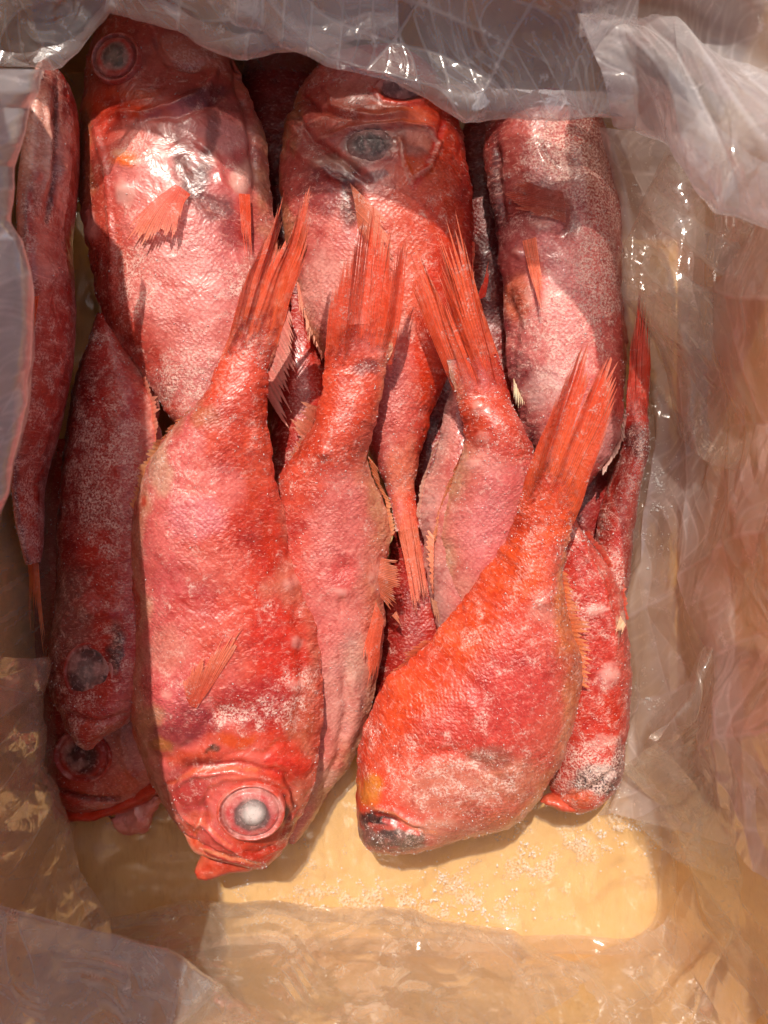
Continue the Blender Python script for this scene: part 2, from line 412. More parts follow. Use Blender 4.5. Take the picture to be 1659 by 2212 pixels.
    for p in paint:
        if p[0] == 'p':
            _, x, y, rx, ry, cl, a = p[:7]
            d = np.sqrt(((wx - x) / rx) ** 2 + ((wy - y) / ry) ** 2); k = min(a * 1.25, 1) * sstep(1.15, .55, d) * top
        elif p[0] == 'l':
            _, poly, wd, cl, a = p[:5]
            d, _f = seg_dist(px + .35 * (wx - px), py + .35 * (wy - py), poly); k = a * sstep(wd, wd * .4, d) * top
        elif p[0] == 'f':      # frost
            _, x, y, rx, ry, a = p
            d = np.sqrt(((wx - x) / rx) ** 2 + ((wy - y) / ry) ** 2); mask[..., 0] += a * sstep(1.2, .3, d); continue
        elif p[0] == 's':      # smooth skin without scale rows
            _, x, y, rx, ry, a = p
            d = np.sqrt(((wx - x) / rx) ** 2 + ((wy - y) / ry) ** 2); mask[..., 1] *= 1 - a * sstep(1.2, .5, d); continue
        elif p[0] == 'w':
            _, x, y, rx, ry, a = p
            d = np.sqrt(((wx - x) / rx) ** 2 + ((wy - y) / ry) ** 2); mask[..., 2] += a * sstep(1.2, .3, d); continue
        col = col * (1 - k[..., None]) + lin(warm(cl)) * k[..., None]
    if tail: mask[..., 2] *= (1 - .85 * sstep(.72, .9, u))[:, None]
    mask = np.clip(mask, 0, 1.4)
    # uv in metres
    uu = np.r_[0, np.cumsum(np.linalg.norm(np.diff(mid, axis=0), axis=1))]
    wid = np.linalg.norm(half, axis=1)
    U = np.repeat(uu[:, None], M, 1); V = wid[:, None] * 1.25 * cs[None, :]
    V = np.where(sn[None, :] < 0, V + .3, V)
    fa = grid_faces(n, M, True)
    vv = v.reshape(-1, 3)
    allv = np.vstack([vv, v[0].mean(0), v[-1].mean(0)])
    cap = [(0 * M + j, 0 * M + (j + 1) % M, n * M, n * M) for j in range(M)] + [((n - 1) * M + (j + 1) % M, (n - 1) * M + j, n * M + 1, n * M + 1) for j in range(M)]
    add = lambda a: np.vstack([a.reshape(n * M, -1), a[0].reshape(M, -1).mean(0), a[-1].reshape(M, -1).mean(0)])
    f.root = thing('redfish', label, 'fish', 'frozen redfish packed in the box', tuple(mid[n // 2] * np.array([1, 1, 0])))
    off = np.array(f.root.location)
    f.off = off
    quads = fa
    tri = [(a, b, c2) for a, b, c2, _ in cap]
    me_faces = [tuple(x) for x in quads[:, ::-1].tolist()] + [t3[::-1] for t3 in tri]
    # orientation is settled by the normals test
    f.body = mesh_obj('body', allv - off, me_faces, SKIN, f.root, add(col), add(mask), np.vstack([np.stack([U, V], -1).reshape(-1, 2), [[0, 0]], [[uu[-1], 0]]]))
    tm = np.where(sn > .02)[0]
    f.px = px[:, tm].ravel(); f.py = py[:, tm].ravel(); f.v = v[:, tm].reshape(-1, 3); f.nn = nn[:, tm].reshape(-1, 3); f.col = col[:, tm].reshape(-1, 3)
    f.mask = mask[:, tm].reshape(-1, 3)
    f.L, f.R = L, R
    f.end_z = z[-1]
    FISH[key] = f
    return f
def surf(f, x, y):
    i = np.argmin((f.px - x) ** 2 + (f.py - y) ** 2); return f.v[i], f.nn[i]

def fin(f, name, base, tip, zb, zt, n=22, jag=.25, cb=(214, 62, 36), ct=(226, 84, 56), split=(), bow=.0, rows=12, corr=.0006, valley=.72, seed=0, thick=None, alpha=1.0, fade=0.0, back=0.0):
    """a corrugated fan: one ridge per ray, the skin between the rays set lower and torn shorter"""
    r = np.random.default_rng(seed + 11)
    K = 2 * n + 1
    if back:
        b0, t0 = resample(base, 15), resample(tip, 15); dd = (b0.mean(0) - t0.mean(0)); dd /= np.linalg.norm(dd)
        base = b0 + dd * back; zb = [surf(f, x, y)[0][2] + .0003 for x, y in base]
    b = resample(base, K); t = resample(tip, K)
    zb = np.interp(np.linspace(0, 1, K), np.linspace(0, 1, len(np.atleast_1d(zb))), np.atleast_1d(zb))
    zt = np.interp(np.linspace(0, 1, K), np.linspace(0, 1, len(np.atleast_1d(zt))), np.atleast_1d(zt))
    B = Pa(np.c_[b, zb]); T = Pa(np.c_[t, zt])
    if fade: T = B + (T - B) * 1.05
    ln = np.ones(K)
    ln[1::2] = 1 - jag * r.random(n) ** 1.6 * .9
    cl = np.convolve(r.random(n + 6), np.ones(4) / 4, 'valid')[:n]; cl = (cl - cl.min()) / (np.ptp(cl) + 1e-9)
    if not fade: ln[1::2] *= 1 - .38 * cl
    ln[0::2] = valley * np.minimum(np.r_[ln[1], ln[1::2]], np.r_[ln[1::2], ln[-2]]) + r.normal(0, .05, n + 1)
    for s, amt in split:
        ln[2 * s] *= amt; 
    ln = np.clip(ln, .12, 1.02)
    s = np.linspace(0, 1, rows)
    a = s[:, None] * ln[None, :]
    v = B[None] * (1 - a[..., None]) + T[None] * a[..., None]
    d = T - B; ax = np.gradient(B * .3 + T * .7, axis=0); nrm = np.cross(d, ax); nrm /= np.linalg.norm(nrm, axis=1)[:, None] + 1e-9
    if nrm[:, 2].mean() < 0: nrm = -nrm
    spc = .5 * np.linalg.norm(np.diff(T, axis=0), axis=1).mean() + .5 * np.linalg.norm(np.diff(B, axis=0), axis=1).mean()
    ridge = np.where(np.arange(K) % 2 == 1, 1.0, -1.0) * min(corr, .26 * spc)
    v = v + nrm[None] * (ridge[None, :, None] * (1 - .45 * a[..., None])) + nrm[None] * (bow * np.sin(np.pi * a * .9))[..., None]
    v = v + .0016 * np.stack([perlin(v * 38 + 3 + seed), perlin(v * 38 + 7 + seed), .6 * perlin(v * 38 + 13 + seed)], -1) * (a[..., None] ** 1.5)
    v = v + .0007 * np.stack([perlin(v * 60 + seed), perlin(v * 60 + 5 + seed), perlin(v * 60 + 11 + seed)], -1) * (a[..., None] + .2)
    br = lambda c: lin(np.minimum(np.asarray(c, float) * 1.16 + np.array([8, 12, 4]), 250))
    c0, c1 = br(cb), br(ct)
    cr = 1 + .11 * r.normal(size=K); mixk = np.clip(a + .25 * (r.random(K) - .5), 0, 1)
    col = c0 * (1 - mixk[..., None]) + c1 * mixk[..., None]
    col = col * np.where(np.arange(K) % 2 == 1, 1.06, .86)[None, :, None] * np.clip(cr, .7, 1.35)[None, :, None]
    # pale dried edges at the broken tips
    tipk = sstep(.88, 1.0, s)[:, None, None] * .35
    col = col * (1 - tipk) + lin((240, 190, 160)) * tipk
    uv = np.stack([np.repeat(np.linspace(0, 1, K)[None], rows, 0), np.repeat(s[:, None], K, 1)], -1)
    o = mesh_obj(name, v.reshape(-1, 3) - f.off, grid_faces(rows, K), FIN, f.root, np.clip(col, 0, 1).reshape(-1, 3), np.clip(np.where(np.arange(K) % 2 == 1, 1.0, alpha)[None, :] * (sstep(0, fade, a + fade * .7 * perlin(v * 420)) if fade else np.ones_like(a)), 0, 1)[..., None].repeat(3, 2).reshape(-1, 3), uv.reshape(-1, 2), smooth=False)
    if thick:
        md = o.modifiers.new('thickness', 'SOLIDIFY'); md.thickness = thick; md.offset = -1
    return o
def zat(f, pts, lift=.002):
    return [surf(f, x, y)[0][2] + lift for x, y in pts]
def fin_on(f, name, base, tip, lift0=.0, lift1=.004, **k):
    return fin(f, name, base, tip, zat(f, base, lift0), zat(f, tip, lift1), **k)

def eye(f, x, y, rx, ry, bands, lens=None, dome=.35, ang=0.0, name='eye', rim=.06, mat=None):
    """a low bulging disc: bands = (radius fraction, colour); an optional milky lens on top"""
    p, nv = surf(f, x, y); d = CAM_Z - p[2]; s = TAN * d / FW
    nv = nv * .6 + np.array([0, 0, .4]); nv /= np.linalg.norm(nv)
    ex = np.array([1, 0, 0]) - nv * nv[0]; ex /= np.linalg.norm(ex); ey = np.cross(nv, ex)
    ca, sa = math.cos(ang), math.sin(ang); ex, ey = ex * ca + ey * sa, ey * ca - ex * sa
    nr, na = 40, 64
    rr = np.linspace(0, 1, nr); aa = np.linspace(0, 2 * np.pi, na, endpoint=False)
    h = np.sqrt(np.clip(1 - (rr * .92) ** 2, 0, 1)) * dome + rim * np.exp(-((rr - .93) / .06) ** 2) - rim * 1.6 * np.exp(-((rr - .82) / .05) ** 2) - dome * .30
    h[-1] = -.25
    X = rr[:, None] * np.cos(aa) * rx * s; Y = rr[:, None] * np.sin(aa) * ry * s; H = np.repeat(h[:, None], na, 1) * rx * s
    v = p + X[..., None] * ex + Y[..., None] * ey + H[..., None] * nv
    wob = rr[:, None] + .05 * fbm(v * 160, 3) + .07 * perlin(v * 70 + 3) + .035 * np.cos(aa - 2.4)[None, :] * sstep(.3, .8, rr)[:, None]
    bs = np.array([b[0] for b in bands]); bc = np.array([lin(b[1]) for b in bands])
    col = np.stack([np.interp(wob, bs, bc[:, k]) for k in range(3)], -1)
    i0 = np.argsort((f.px - x) ** 2 / rx ** 2 + (f.py - y) ** 2 / ry ** 2)[:400]
    ek = sstep(.80 if rim else .55, 1.0, rr[:, None] + (0 if rim else .25) * fbm(v * 150, 3))[..., None]; col = col * (1 - ek) + f.col[i0].mean(0) * ek
    ck = .45 * sstep(-.1, .45, fbm(v * 120 + 6, 3))[..., None]; col = col * (1 - ck) + lin((206, 150, 140)) * ck
    v = v + nv * (.0003 * fbm(v * 260, 3))[..., None]
    o = mesh_obj(name, v.reshape(-1, 3) - f.off, grid_faces(nr, na, True), mat or EYE, f.root, col.reshape(-1, 3))
    if lens:
        lx, ly, lr = lens
        q = p + (lx * s) * np.array([1, 0, 0]) - (ly * s) * np.array([0, 1, 0]) + nv * (dome * .62 * rx * s)
        q = q - nv * lr * s * .12
        a2 = np.linspace(0, 2 * np.pi, 32, endpoint=False); b2 = np.linspace(.02, np.pi * .62, 16)
        vv = q + lr * s * (np.sin(b2)[:, None, None] * (np.cos(a2)[None, :, None] * ex + np.sin(a2)[None, :, None] * ey) + .30 * np.cos(b2)[:, None, None] * nv)
        lk = sstep(.25, 1.0, np.sin(np.clip(b2, 0, np.pi / 2)))[:, None, None] + .10 * fbm(vv * 260 + 3, 2)[..., None]; lk = np.clip(lk, 0, 1)
        lc = lin((206, 192, 186)) * (1 - lk) + lin((104, 84, 80)) * lk
        mesh_obj('lens', vv.reshape(-1, 3) - f.off, grid_faces(16, 32, True), LENS, o, lc.reshape(-1, 3))
    return o
def lump(f, spots):
    """glazed ice lumps frozen to the skin: one part"""
    vs, fs = [], []
    a2 = np.linspace(0, 2 * np.pi, 20, endpoint=False); b2 = np.linspace(.03, np.pi * .55, 9)
    k = 0
    for x, y, rx, ry in spots:
        p, nv = surf(f, x, y); s = TAN * (CAM_Z - p[2]) / FW
        ex = np.array([1, 0, 0]) - nv * nv[0]; ex /= np.linalg.norm(ex); ey = np.cross(nv, ex)
        v = p - nv * .0006 + np.sin(b2)[:, None, None] * (np.cos(a2)[None, :, None] * ex * rx * s + np.sin(a2)[None, :, None] * ey * ry * s) + np.cos(b2)[:, None, None] * nv * min(rx, ry) * s * .42
        v = v + .0006 * np.stack([perlin(v * 300), perlin(v * 300 + 4), perlin(v * 300 + 8)], -1)
        vs.append(v.reshape(-1, 3)); fs.append(grid_faces(9, 20, True) + k); k += len(vs[-1])
    o = mesh_obj('ice_lump', np.vstack(vs) - f.off, np.vstack(fs), ICEB, f.root)
    return o
def frost_on(f, n, seed, size=(.0003, .0008), regions=None):
    """needles and grains of ice on the skin"""
    r = np.random.default_rng(seed)
    n = int(n * .75)
    wgt = np.clip(f.mask[:, 0], 0.02, 2) ** 1.5 * np.clip(f.nn[:, 2], 0, 1)
    idx = r.choice(len(f.v), n, p=wgt / wgt.sum())
    base = f.v[idx]; nv = f.nn[idx]
    L = r.uniform(size[0], size[1], n) * r.choice([1, 1, 1, 1.8], n); W = L * r.uniform(.18, .6, n)
    t = r.normal(size=(n, 3)); t -= nv * np.sum(t * nv, 1)[:, None]; t /= np.linalg.norm(t, axis=1)[:, None]
    t = t + nv * r.uniform(-.1, .5, n)[:, None]; b = np.cross(nv, t)
    c = base + nv * (W * .4)[:, None]
    v = np.stack([c - t * L[:, None] * .5, c + b * W[:, None] * .5, c + t * L[:, None] * .5, c - b * W[:, None] * .5, c + nv * W[:, None] * .6, c - nv * W[:, None] * .4], 1)
    fa = np.array([[0, 1, 4], [1, 2, 4], [2, 3, 4], [3, 0, 4], [1, 0, 5], [2, 1, 5], [3, 2, 5], [0, 3, 5]])
    faces = (fa[None] + (np.arange(n) * 6)[:, None, None]).reshape(-1, 3)
    o = mesh_obj('frost', v.reshape(-1, 3) - f.off, faces, ICE, f.root, smooth=False)
    o['kind'] = 'stuff'
    return o

PK = (214, 106, 104); PKL = (226, 148, 142); PKD = (168, 62, 62); OR = (210, 64, 24); ORR = (200, 46, 20); RD = (178, 38, 24); RDD = (128, 26, 20)
CR = (214, 158, 120); TN = (176, 120, 84); VI = (112, 46, 52); DK = (58, 34, 34); WH = (228, 190, 178); GR = (132, 112, 106)

# ---- deepest layer first
f = make_fish('K', 'red fish darkened for shade, deepest in the gap between the two upper big fish heads', [(560, 60, 640, 60), (530, 120, 680, 120), (520, 220, 690, 220), (530, 340, 690, 340), (545, 460, 700, 460), (570, 580, 720, 580), (600, 700, 730, 700), (620, 800, 720, 800), (640, 880, 700, 880)],
          [(0, .012, .006), (.3, .015, .011), (.7, .015, .011), (1, .013, .006)], [(-1, RDD), (0, (150, 30, 24)), (1, RDD)], frost=.3, n=160, mt=60)  # dark reds stand in for the shade of the gap
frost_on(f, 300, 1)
f = make_fish('J', 'red fish with shade in its colour lying deep between the upper middle and upper right fish', [(1030, 220, 1090, 220), (990, 300, 1120, 300), (985, 420, 1130, 420), (990, 540, 1135, 540), (1000, 660, 1135, 660), (1010, 780, 1130, 780), (1030, 880, 1120, 880), (1050, 960, 1110, 960)],
          [(0, .012, .006), (.3, .015, .011), (.7, .015, .011), (1, .013, .006)], [(-1, RDD), (0, RDD), (1, RD)], frost=.4, n=160, mt=60)  # gap shade put into these darker reds
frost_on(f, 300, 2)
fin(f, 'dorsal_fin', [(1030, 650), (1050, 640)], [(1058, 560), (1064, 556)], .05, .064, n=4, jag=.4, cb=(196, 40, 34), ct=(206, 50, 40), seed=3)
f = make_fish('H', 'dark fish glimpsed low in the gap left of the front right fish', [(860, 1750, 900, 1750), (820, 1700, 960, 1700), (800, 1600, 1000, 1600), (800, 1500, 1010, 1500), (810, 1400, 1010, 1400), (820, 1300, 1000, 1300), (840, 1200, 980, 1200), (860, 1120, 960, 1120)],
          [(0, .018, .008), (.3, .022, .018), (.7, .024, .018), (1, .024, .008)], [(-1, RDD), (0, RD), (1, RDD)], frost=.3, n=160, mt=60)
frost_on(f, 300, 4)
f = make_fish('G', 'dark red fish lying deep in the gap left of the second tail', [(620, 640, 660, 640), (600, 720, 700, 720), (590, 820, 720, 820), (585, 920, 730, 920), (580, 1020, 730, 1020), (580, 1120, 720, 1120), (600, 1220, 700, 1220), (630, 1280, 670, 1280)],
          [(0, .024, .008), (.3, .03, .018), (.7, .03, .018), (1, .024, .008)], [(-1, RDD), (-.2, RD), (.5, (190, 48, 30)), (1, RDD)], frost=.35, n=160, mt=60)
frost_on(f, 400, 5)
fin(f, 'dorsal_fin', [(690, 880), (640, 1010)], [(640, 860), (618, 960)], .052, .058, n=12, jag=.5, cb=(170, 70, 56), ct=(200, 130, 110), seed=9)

f = make_fish('L', 'added fish, dark in place of shade, lying deep below the far right tail, behind the front right fish', [(1220, 1420, 1260, 1420), (1200, 1330, 1310, 1330), (1195, 1230, 1330, 1230), (1200, 1130, 1340, 1130), (1205, 1040, 1340, 1040), (1215, 950, 1340, 950), (1230, 870, 1320, 870), (1250, 800, 1300, 800)],
          [(0, .012, .006), (.3, .015, .011), (.7, .015, .011), (1, .013, .006)], [(-1, RDD), (0, (150, 30, 24)), (1, RDD)], frost=.3, n=160, mt=60)  # added to cover the pale floor, coloured dark like the shaded gap
f = make_fish('M', 'added dark fish filling the gap shade between the hanging tail and the third tail', [(930, 700, 970, 700), (890, 780, 1010, 780), (875, 880, 1020, 880), (870, 980, 1020, 980), (875, 1080, 1015, 1080), (885, 1180, 1000, 1180), (900, 1260, 980, 1260)],
          [(0, .012, .006), (.3, .015, .011), (.7, .015, .011), (1, .013, .006)], [(-1, RDD), (0, (150, 30, 24)), (1, RDD)], frost=.3, n=160, mt=60)  # gap filler, its dark colour replaces the shade between the tails
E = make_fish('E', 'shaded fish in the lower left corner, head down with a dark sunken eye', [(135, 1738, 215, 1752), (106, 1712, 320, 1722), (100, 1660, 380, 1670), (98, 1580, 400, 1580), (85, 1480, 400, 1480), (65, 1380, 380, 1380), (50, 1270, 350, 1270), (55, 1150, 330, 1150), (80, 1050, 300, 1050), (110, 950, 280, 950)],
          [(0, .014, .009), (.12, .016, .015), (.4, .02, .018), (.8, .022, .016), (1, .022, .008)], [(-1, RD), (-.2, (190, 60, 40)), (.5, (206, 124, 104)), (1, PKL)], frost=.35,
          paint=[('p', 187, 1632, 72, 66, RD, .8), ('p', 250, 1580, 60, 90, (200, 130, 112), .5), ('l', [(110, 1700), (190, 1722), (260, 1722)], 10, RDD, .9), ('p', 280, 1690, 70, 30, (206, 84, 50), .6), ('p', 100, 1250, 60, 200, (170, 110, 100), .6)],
          relief=[('c', [(110, 1706), (190, 1726), (260, 1724)], 7, -2.5), ('c', [(260, 1570), (270, 1640), (300, 1690)], 8, 1.5)])
eye(E, 178, 1632, 66, 60, [(0, (96, 40, 36)), (.3, (60, 26, 22)), (.5, (90, 26, 20)), (.7, (170, 40, 26)), (1, (150, 46, 30))], dome=.14, rim=.04, mat=DULL)
frost_on(E, 1200, 6)
# lower jaw and the torn flesh under it
def slab(f, name, st, zt, mat=None, stops=((-1, RD), (0, OR), (1, RD)), n=60, frost=.3, bumpy=.0012, parent=None):
    st = catmull(st, n); zt = np.asarray(zt, float); u = np.linspace(0, 1, n)
    z = np.interp(u, zt[:, 0], zt[:, 1]); t = np.interp(u, zt[:, 0], zt[:, 2])
    L = Pa(np.c_[st[:, 0], st[:, 1], z]); R = Pa(np.c_[st[:, 2], st[:, 3], z])
    th = np.linspace(0, 2 * np.pi, 36, endpoint=False)
    v = ((L + R) / 2)[:, None] + ((R - L) / 2)[:, None] * np.cos(th)[None, :, None]
    v[..., 2] += t[:, None] * np.sin(th)[None]
    v = v + bumpy * np.stack([fbm(v * 90 + 3, 3), fbm(v * 90 + 8, 3), fbm(v * 90 + 14, 3)], -1)
    wv = np.cos(th)[None] + .3 * fbm(v * 80, 3)
    cc = np.array([lin(p[1]) for p in stops]); col = np.stack([np.interp(wv, [p[0] for p in stops], cc[:, k]) for k in range(3)], -1)
    mask = np.zeros(v.shape); mask[..., 0] = frost; mask[..., 1] = .1; mask[..., 2] = .4
    uv = np.stack([np.repeat(u[:, None] * .04, 36, 1), np.repeat(np.cos(th)[None] * .01, n, 0)], -1)
    vv = np.vstack([v.reshape(-1, 3), v[0].mean(0), v[-1].mean(0)]); k = n * 36
    fs = [tuple(x[::-1]) for x in grid_faces(n, 36, True).tolist()] + [((j + 1) % 36, j, k) for j in range(36)] + [((n - 1) * 36 + j, (n - 1) * 36 + (j + 1) % 36, k + 1) for j in range(36)]
    ad = lambda a: np.vstack([a.reshape(k, -1), a[0].mean(0)[None], a[-1].mean(0)[None]])
    return mesh_obj(name, vv - f.off, fs, mat or SKIN, parent or f.root, ad(col), ad(mask), ad(uv))
slab(E, 'lower_jaw', [(118, 1735, 126, 1750), (150, 1742, 150, 1772), (220, 1735, 228, 1764), (290, 1705, 300, 1740), (340, 1670, 352, 1705)], [(0, .014, .003), (.4, .016, .007), (1, .022, .008)], stops=((-1, OR), (0, ORR), (1, RD)))
slab(E, 'torn_flesh', [(235, 1760, 250, 1775), (240, 1765, 275, 1802), (270, 1745, 312, 1795), (300, 1725, 335, 1755), (335, 1700, 350, 1725)], [(0, .010, .003), (.4, .012, .006), (1, .018, .006)], stops=((-1, PKL), (0, (226, 150, 138)), (1, PK)), bumpy=.0028, frost=.5)

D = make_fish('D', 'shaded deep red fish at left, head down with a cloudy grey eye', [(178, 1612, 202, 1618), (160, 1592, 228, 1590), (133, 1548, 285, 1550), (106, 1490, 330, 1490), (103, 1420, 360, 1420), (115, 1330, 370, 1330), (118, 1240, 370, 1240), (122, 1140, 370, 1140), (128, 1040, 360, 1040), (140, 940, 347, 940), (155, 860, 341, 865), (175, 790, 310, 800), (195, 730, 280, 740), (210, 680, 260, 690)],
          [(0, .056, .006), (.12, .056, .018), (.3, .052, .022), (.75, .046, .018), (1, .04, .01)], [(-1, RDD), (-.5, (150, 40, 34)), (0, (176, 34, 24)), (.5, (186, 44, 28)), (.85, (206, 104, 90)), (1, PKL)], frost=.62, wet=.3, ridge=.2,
          paint=[('p', 150, 1330, 60, 110, (142, 92, 84), .6), ('p', 190, 1300, 30, 26, (190, 80, 72), .7), ('p', 215, 1575, 60, 30, (196, 70, 44), .6), ('p', 250, 1400, 20, 60, (60, 44, 46), .7), ('p', 325, 900, 22, 60, (226, 150, 134), .7), ('f', 230, 1000, 100, 180, .4), ('p', 205, 1190, 40, 60, (196, 40, 26), .6)],  # pale pink patch by the dorsal fin paints the sunlit spot
          relief=[('b', 190, 1305, 22, 18, 2.2), ('c', [(120, 1360), (180, 1330), (260, 1320)], 10, 1.6), ('b', 195, 1448, 62, 70, -2), ('c', [(135, 1540), (200, 1560), (280, 1545)], 8, -2)])
eye(D, 192, 1452, 58, 64, [(0, (142, 122, 116)), (.3, (120, 96, 92)), (.5, (92, 60, 58)), (.7, (66, 40, 40)), (.85, (112, 44, 38)), (1, (140, 50, 44))], dome=.14, rim=.015, mat=DULL)
fin(D, 'dorsal_fin', [(300, 820), (322, 870), (332, 960)], [(318, 812), (346, 868), (348, 950)], [.05, .05, .05], [.058, .06, .058], n=16, jag=.4, cb=(206, 84, 70), ct=(222, 150, 134), seed=5)
frost_on(D, 1200, 7)

# ---- far left, seen on edge
A2 = make_fish('A2', 'narrow fish seen on edge at far left, forked tail down', [(108, 150, 124, 150), (96, 180, 143, 180), (90, 240, 151, 240), (76, 320, 153, 330), (66, 410, 148, 410), (64, 500, 140, 500), (69, 590, 146, 590), (70, 670, 149, 670), (64, 760, 145, 760), (56, 860, 123, 860), (48, 960, 102, 960), (47, 1040, 83, 1040), (46, 1110, 82, 1110), (59, 1170, 78, 1170), (64, 1215, 80, 1215)],
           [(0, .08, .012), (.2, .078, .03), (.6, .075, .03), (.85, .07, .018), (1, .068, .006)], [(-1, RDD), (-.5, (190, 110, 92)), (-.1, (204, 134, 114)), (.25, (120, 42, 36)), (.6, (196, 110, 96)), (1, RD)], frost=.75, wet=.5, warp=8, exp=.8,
           paint=[('p', 90, 300, 60, 130, (238, 184, 160), .8), ('p', 140, 400, 20, 120, (236, 180, 164), .8), ('p', 110, 560, 60, 60, (214, 140, 128), .6), ('p', 110, 760, 60, 160, (186, 70, 60), .85), ('p', 100, 960, 50, 160, (190, 70, 54), .8), ('l', [(118, 190), (122, 280), (116, 380), (100, 480)], 8, (90, 42, 36), .8), ('p', 92, 300, 18, 90, (212, 160, 134), .6), ('p', 80, 380, 20, 22, (196, 128, 122), .6), ('l', [(65, 420), (62, 560), (70, 700)], 8, (196, 60, 36), .7), ('p', 65, 1080, 25, 70, (196, 60, 34), .8), ('p', 130, 370, 18, 40, (206, 150, 140), .5), ('p', 110, 590, 50, 30, (200, 140, 134), .5)],  # pinkish tan top painted paler in place of light leaking through film
           relief=[('c', [(118, 180), (122, 280), (116, 380), (98, 480)], 8, -2.2), ('c', [(100, 220), (104, 320), (92, 420)], 6, 2), ('b', 78, 380, 16, 18, 2.5), ('b', 132, 370, 18, 26, 2.5), ('b', 110, 590, 50, 26, 1.5)])
fin(A2, 'caudal_fin', [(56, 1180), (68, 1190)], [(60, 1402), (72, 1408)], .068, .05, n=4, jag=.15, cb=(206, 100, 60), ct=(216, 140, 96), seed=2, rows=14, corr=.0009, bow=-.002)
fin(A2, 'caudal_fin', [(68, 1190), (82, 1200)], [(92, 1436), (104, 1414)], .068, .05, n=4, jag=.25, cb=(200, 84, 52), ct=(212, 130, 90), seed=3, rows=14, corr=.0009, bow=.003)
fin(A2, 'anal_fin', [(40, 1090), (55, 1180)], [(38, 1130), (44, 1180)], .068, .062, n=6, jag=.6, cb=(170, 60, 44), ct=(180, 90, 70), seed=4)
fin(A2, 'pelvic_fin', [(72, 640), (84, 640)], [(54, 742), (70, 760)], .102, .1, n=5, jag=.3, cb=(200, 70, 36), ct=(190, 60, 34), seed=6)
frost_on(A2, 900, 8)

# ---- upper big fish
A = make_fish('A', 'big pink fish at upper left, head up, ringed cloudy eye and spread pectoral fin', [(300, 8, 350, 8), (245, 38, 420, 34), (205, 85, 482, 85), (188, 150, 518, 150), (176, 230, 548, 230), (167, 320, 574, 310), (170, 415, 583, 410), (185, 500, 597, 500), (198, 580, 610, 590), (214, 660, 612, 670), (250, 735, 600, 740), (300, 800, 575, 800), (345, 868, 530, 870), (385, 920, 500, 930), (410, 970, 480, 975)],
          [(0, .05, .012), (.12, .05, .024), (.4, .05, .03), (.7, .05, .026), (1, .05, .008)],
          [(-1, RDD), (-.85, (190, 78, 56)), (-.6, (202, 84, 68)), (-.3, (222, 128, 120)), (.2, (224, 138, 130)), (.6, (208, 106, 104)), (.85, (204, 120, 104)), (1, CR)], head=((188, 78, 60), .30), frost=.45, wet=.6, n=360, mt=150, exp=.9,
          paint=[('s', 380, 240, 260, 220, .8), ('p', 255, 225, 90, 40, (214, 72, 34), .8), ('p', 300, 200, 60, 14, (226, 100, 44), .6), ('p', 420, 110, 90, 50, (214, 140, 118), .6), ('p', 390, 180, 90, 40, (176, 66, 54), .6), ('p', 440, 205, 70, 30, (120, 48, 56), .75), ('p', 480, 300, 60, 50, (224, 150, 146), .8), ('p', 455, 290, 20, 60, (110, 66, 72), .6), ('p', 275, 345, 40, 22, (240, 110, 40), .9), ('p', 265, 330, 20, 10, (246, 190, 150), .6), ('p', 390, 345, 24, 40, (84, 50, 46), .65), ('p', 420, 400, 40, 50, (78, 48, 46), .65), ('p', 465, 450, 50, 36, (86, 46, 44), .6), ('p', 440, 350, 22, 40, (96, 58, 58), .55), ('p', 510, 500, 40, 50, (140, 44, 44), .7), ('p', 265, 415, 30, 30, (232, 178, 168), .6), ('p', 525, 385, 26, 34, (222, 176, 160), .7), ('p', 185, 330, 20, 130, (196, 128, 84), .55), ('l', [(200, 250), (240, 380), (244, 520), (250, 640)], 10, (206, 90, 80), .5), ('p', 215, 620, 30, 120, (150, 34, 26), .6), ('p', 190, 480, 26, 40, (206, 120, 110), .6), ('p', 420, 830, 120, 50, (196, 110, 108), .5), ('p', 250, 260, 40, 60, (196, 50, 28), .6), ('w', 450, 430, 120, 120, .2), ('f', 440, 820, 140, 80, .6), ('f', 300, 600, 90, 120, .5), ('f', 520, 640, 80, 90, .5), ('f', 420, 120, 90, 50, .5), ('p', 330, 300, 90, 50, (204, 108, 90), .5), ('p', 480, 240, 60, 16, (110, 60, 60), .4)],  # dark red left strip adds painted shadow, the long line its edge
          relief=[('b', 252, 125, 62, 66, 2.0), ('c', [(215, 240), (300, 245), (370, 230), (440, 195), (480, 130)], 9, 2.4), ('c', [(325, 55), (345, 110), (360, 135), (420, 145), (450, 130)], 7, -2.2), ('c', [(310, 250), (390, 250), (450, 225), (500, 180)], 8, -1.8), ('c', [(380, 330), (395, 380), (430, 430), (500, 470)], 22, -1.6), ('c', [(420, 300), (455, 330), (480, 400), (520, 440)], 10, 1.6), ('c', [(500, 100), (520, 200), (545, 300), (550, 420)], 8, -2.4), ('c', [(200, 260), (230, 370), (244, 520), (240, 640)], 7, 1.5), ('b', 270, 350, 40, 20, 2), ('b', 525, 390, 24, 34, 2.6), ('b', 265, 415, 26, 24, 1.6), ('c', [(180, 450), (190, 500), (215, 540)], 12, 1.5)])
eye(A, 250, 125, 57, 54, [(0, (150, 134, 118)), (.22, (128, 116, 106)), (.40, (96, 86, 80)), (.5, (140, 110, 102)), (.62, (186, 66, 54)), (.78, (170, 92, 84)), (.9, (160, 100, 92)), (1, (150, 84, 76))], dome=.30, ang=.3, rim=.08, mat=DULL)
fin_on(A, 'pectoral_fin', [(378, 398), (392, 405), (412, 420)], [(268, 512), (300, 545), (345, 560), (383, 545), (404, 482)], .0022, .0045, bow=.0035, n=31, jag=.12, cb=(196, 56, 40), ct=(226, 112, 92), valley=.93, seed=1, corr=.0005, alpha=.7)
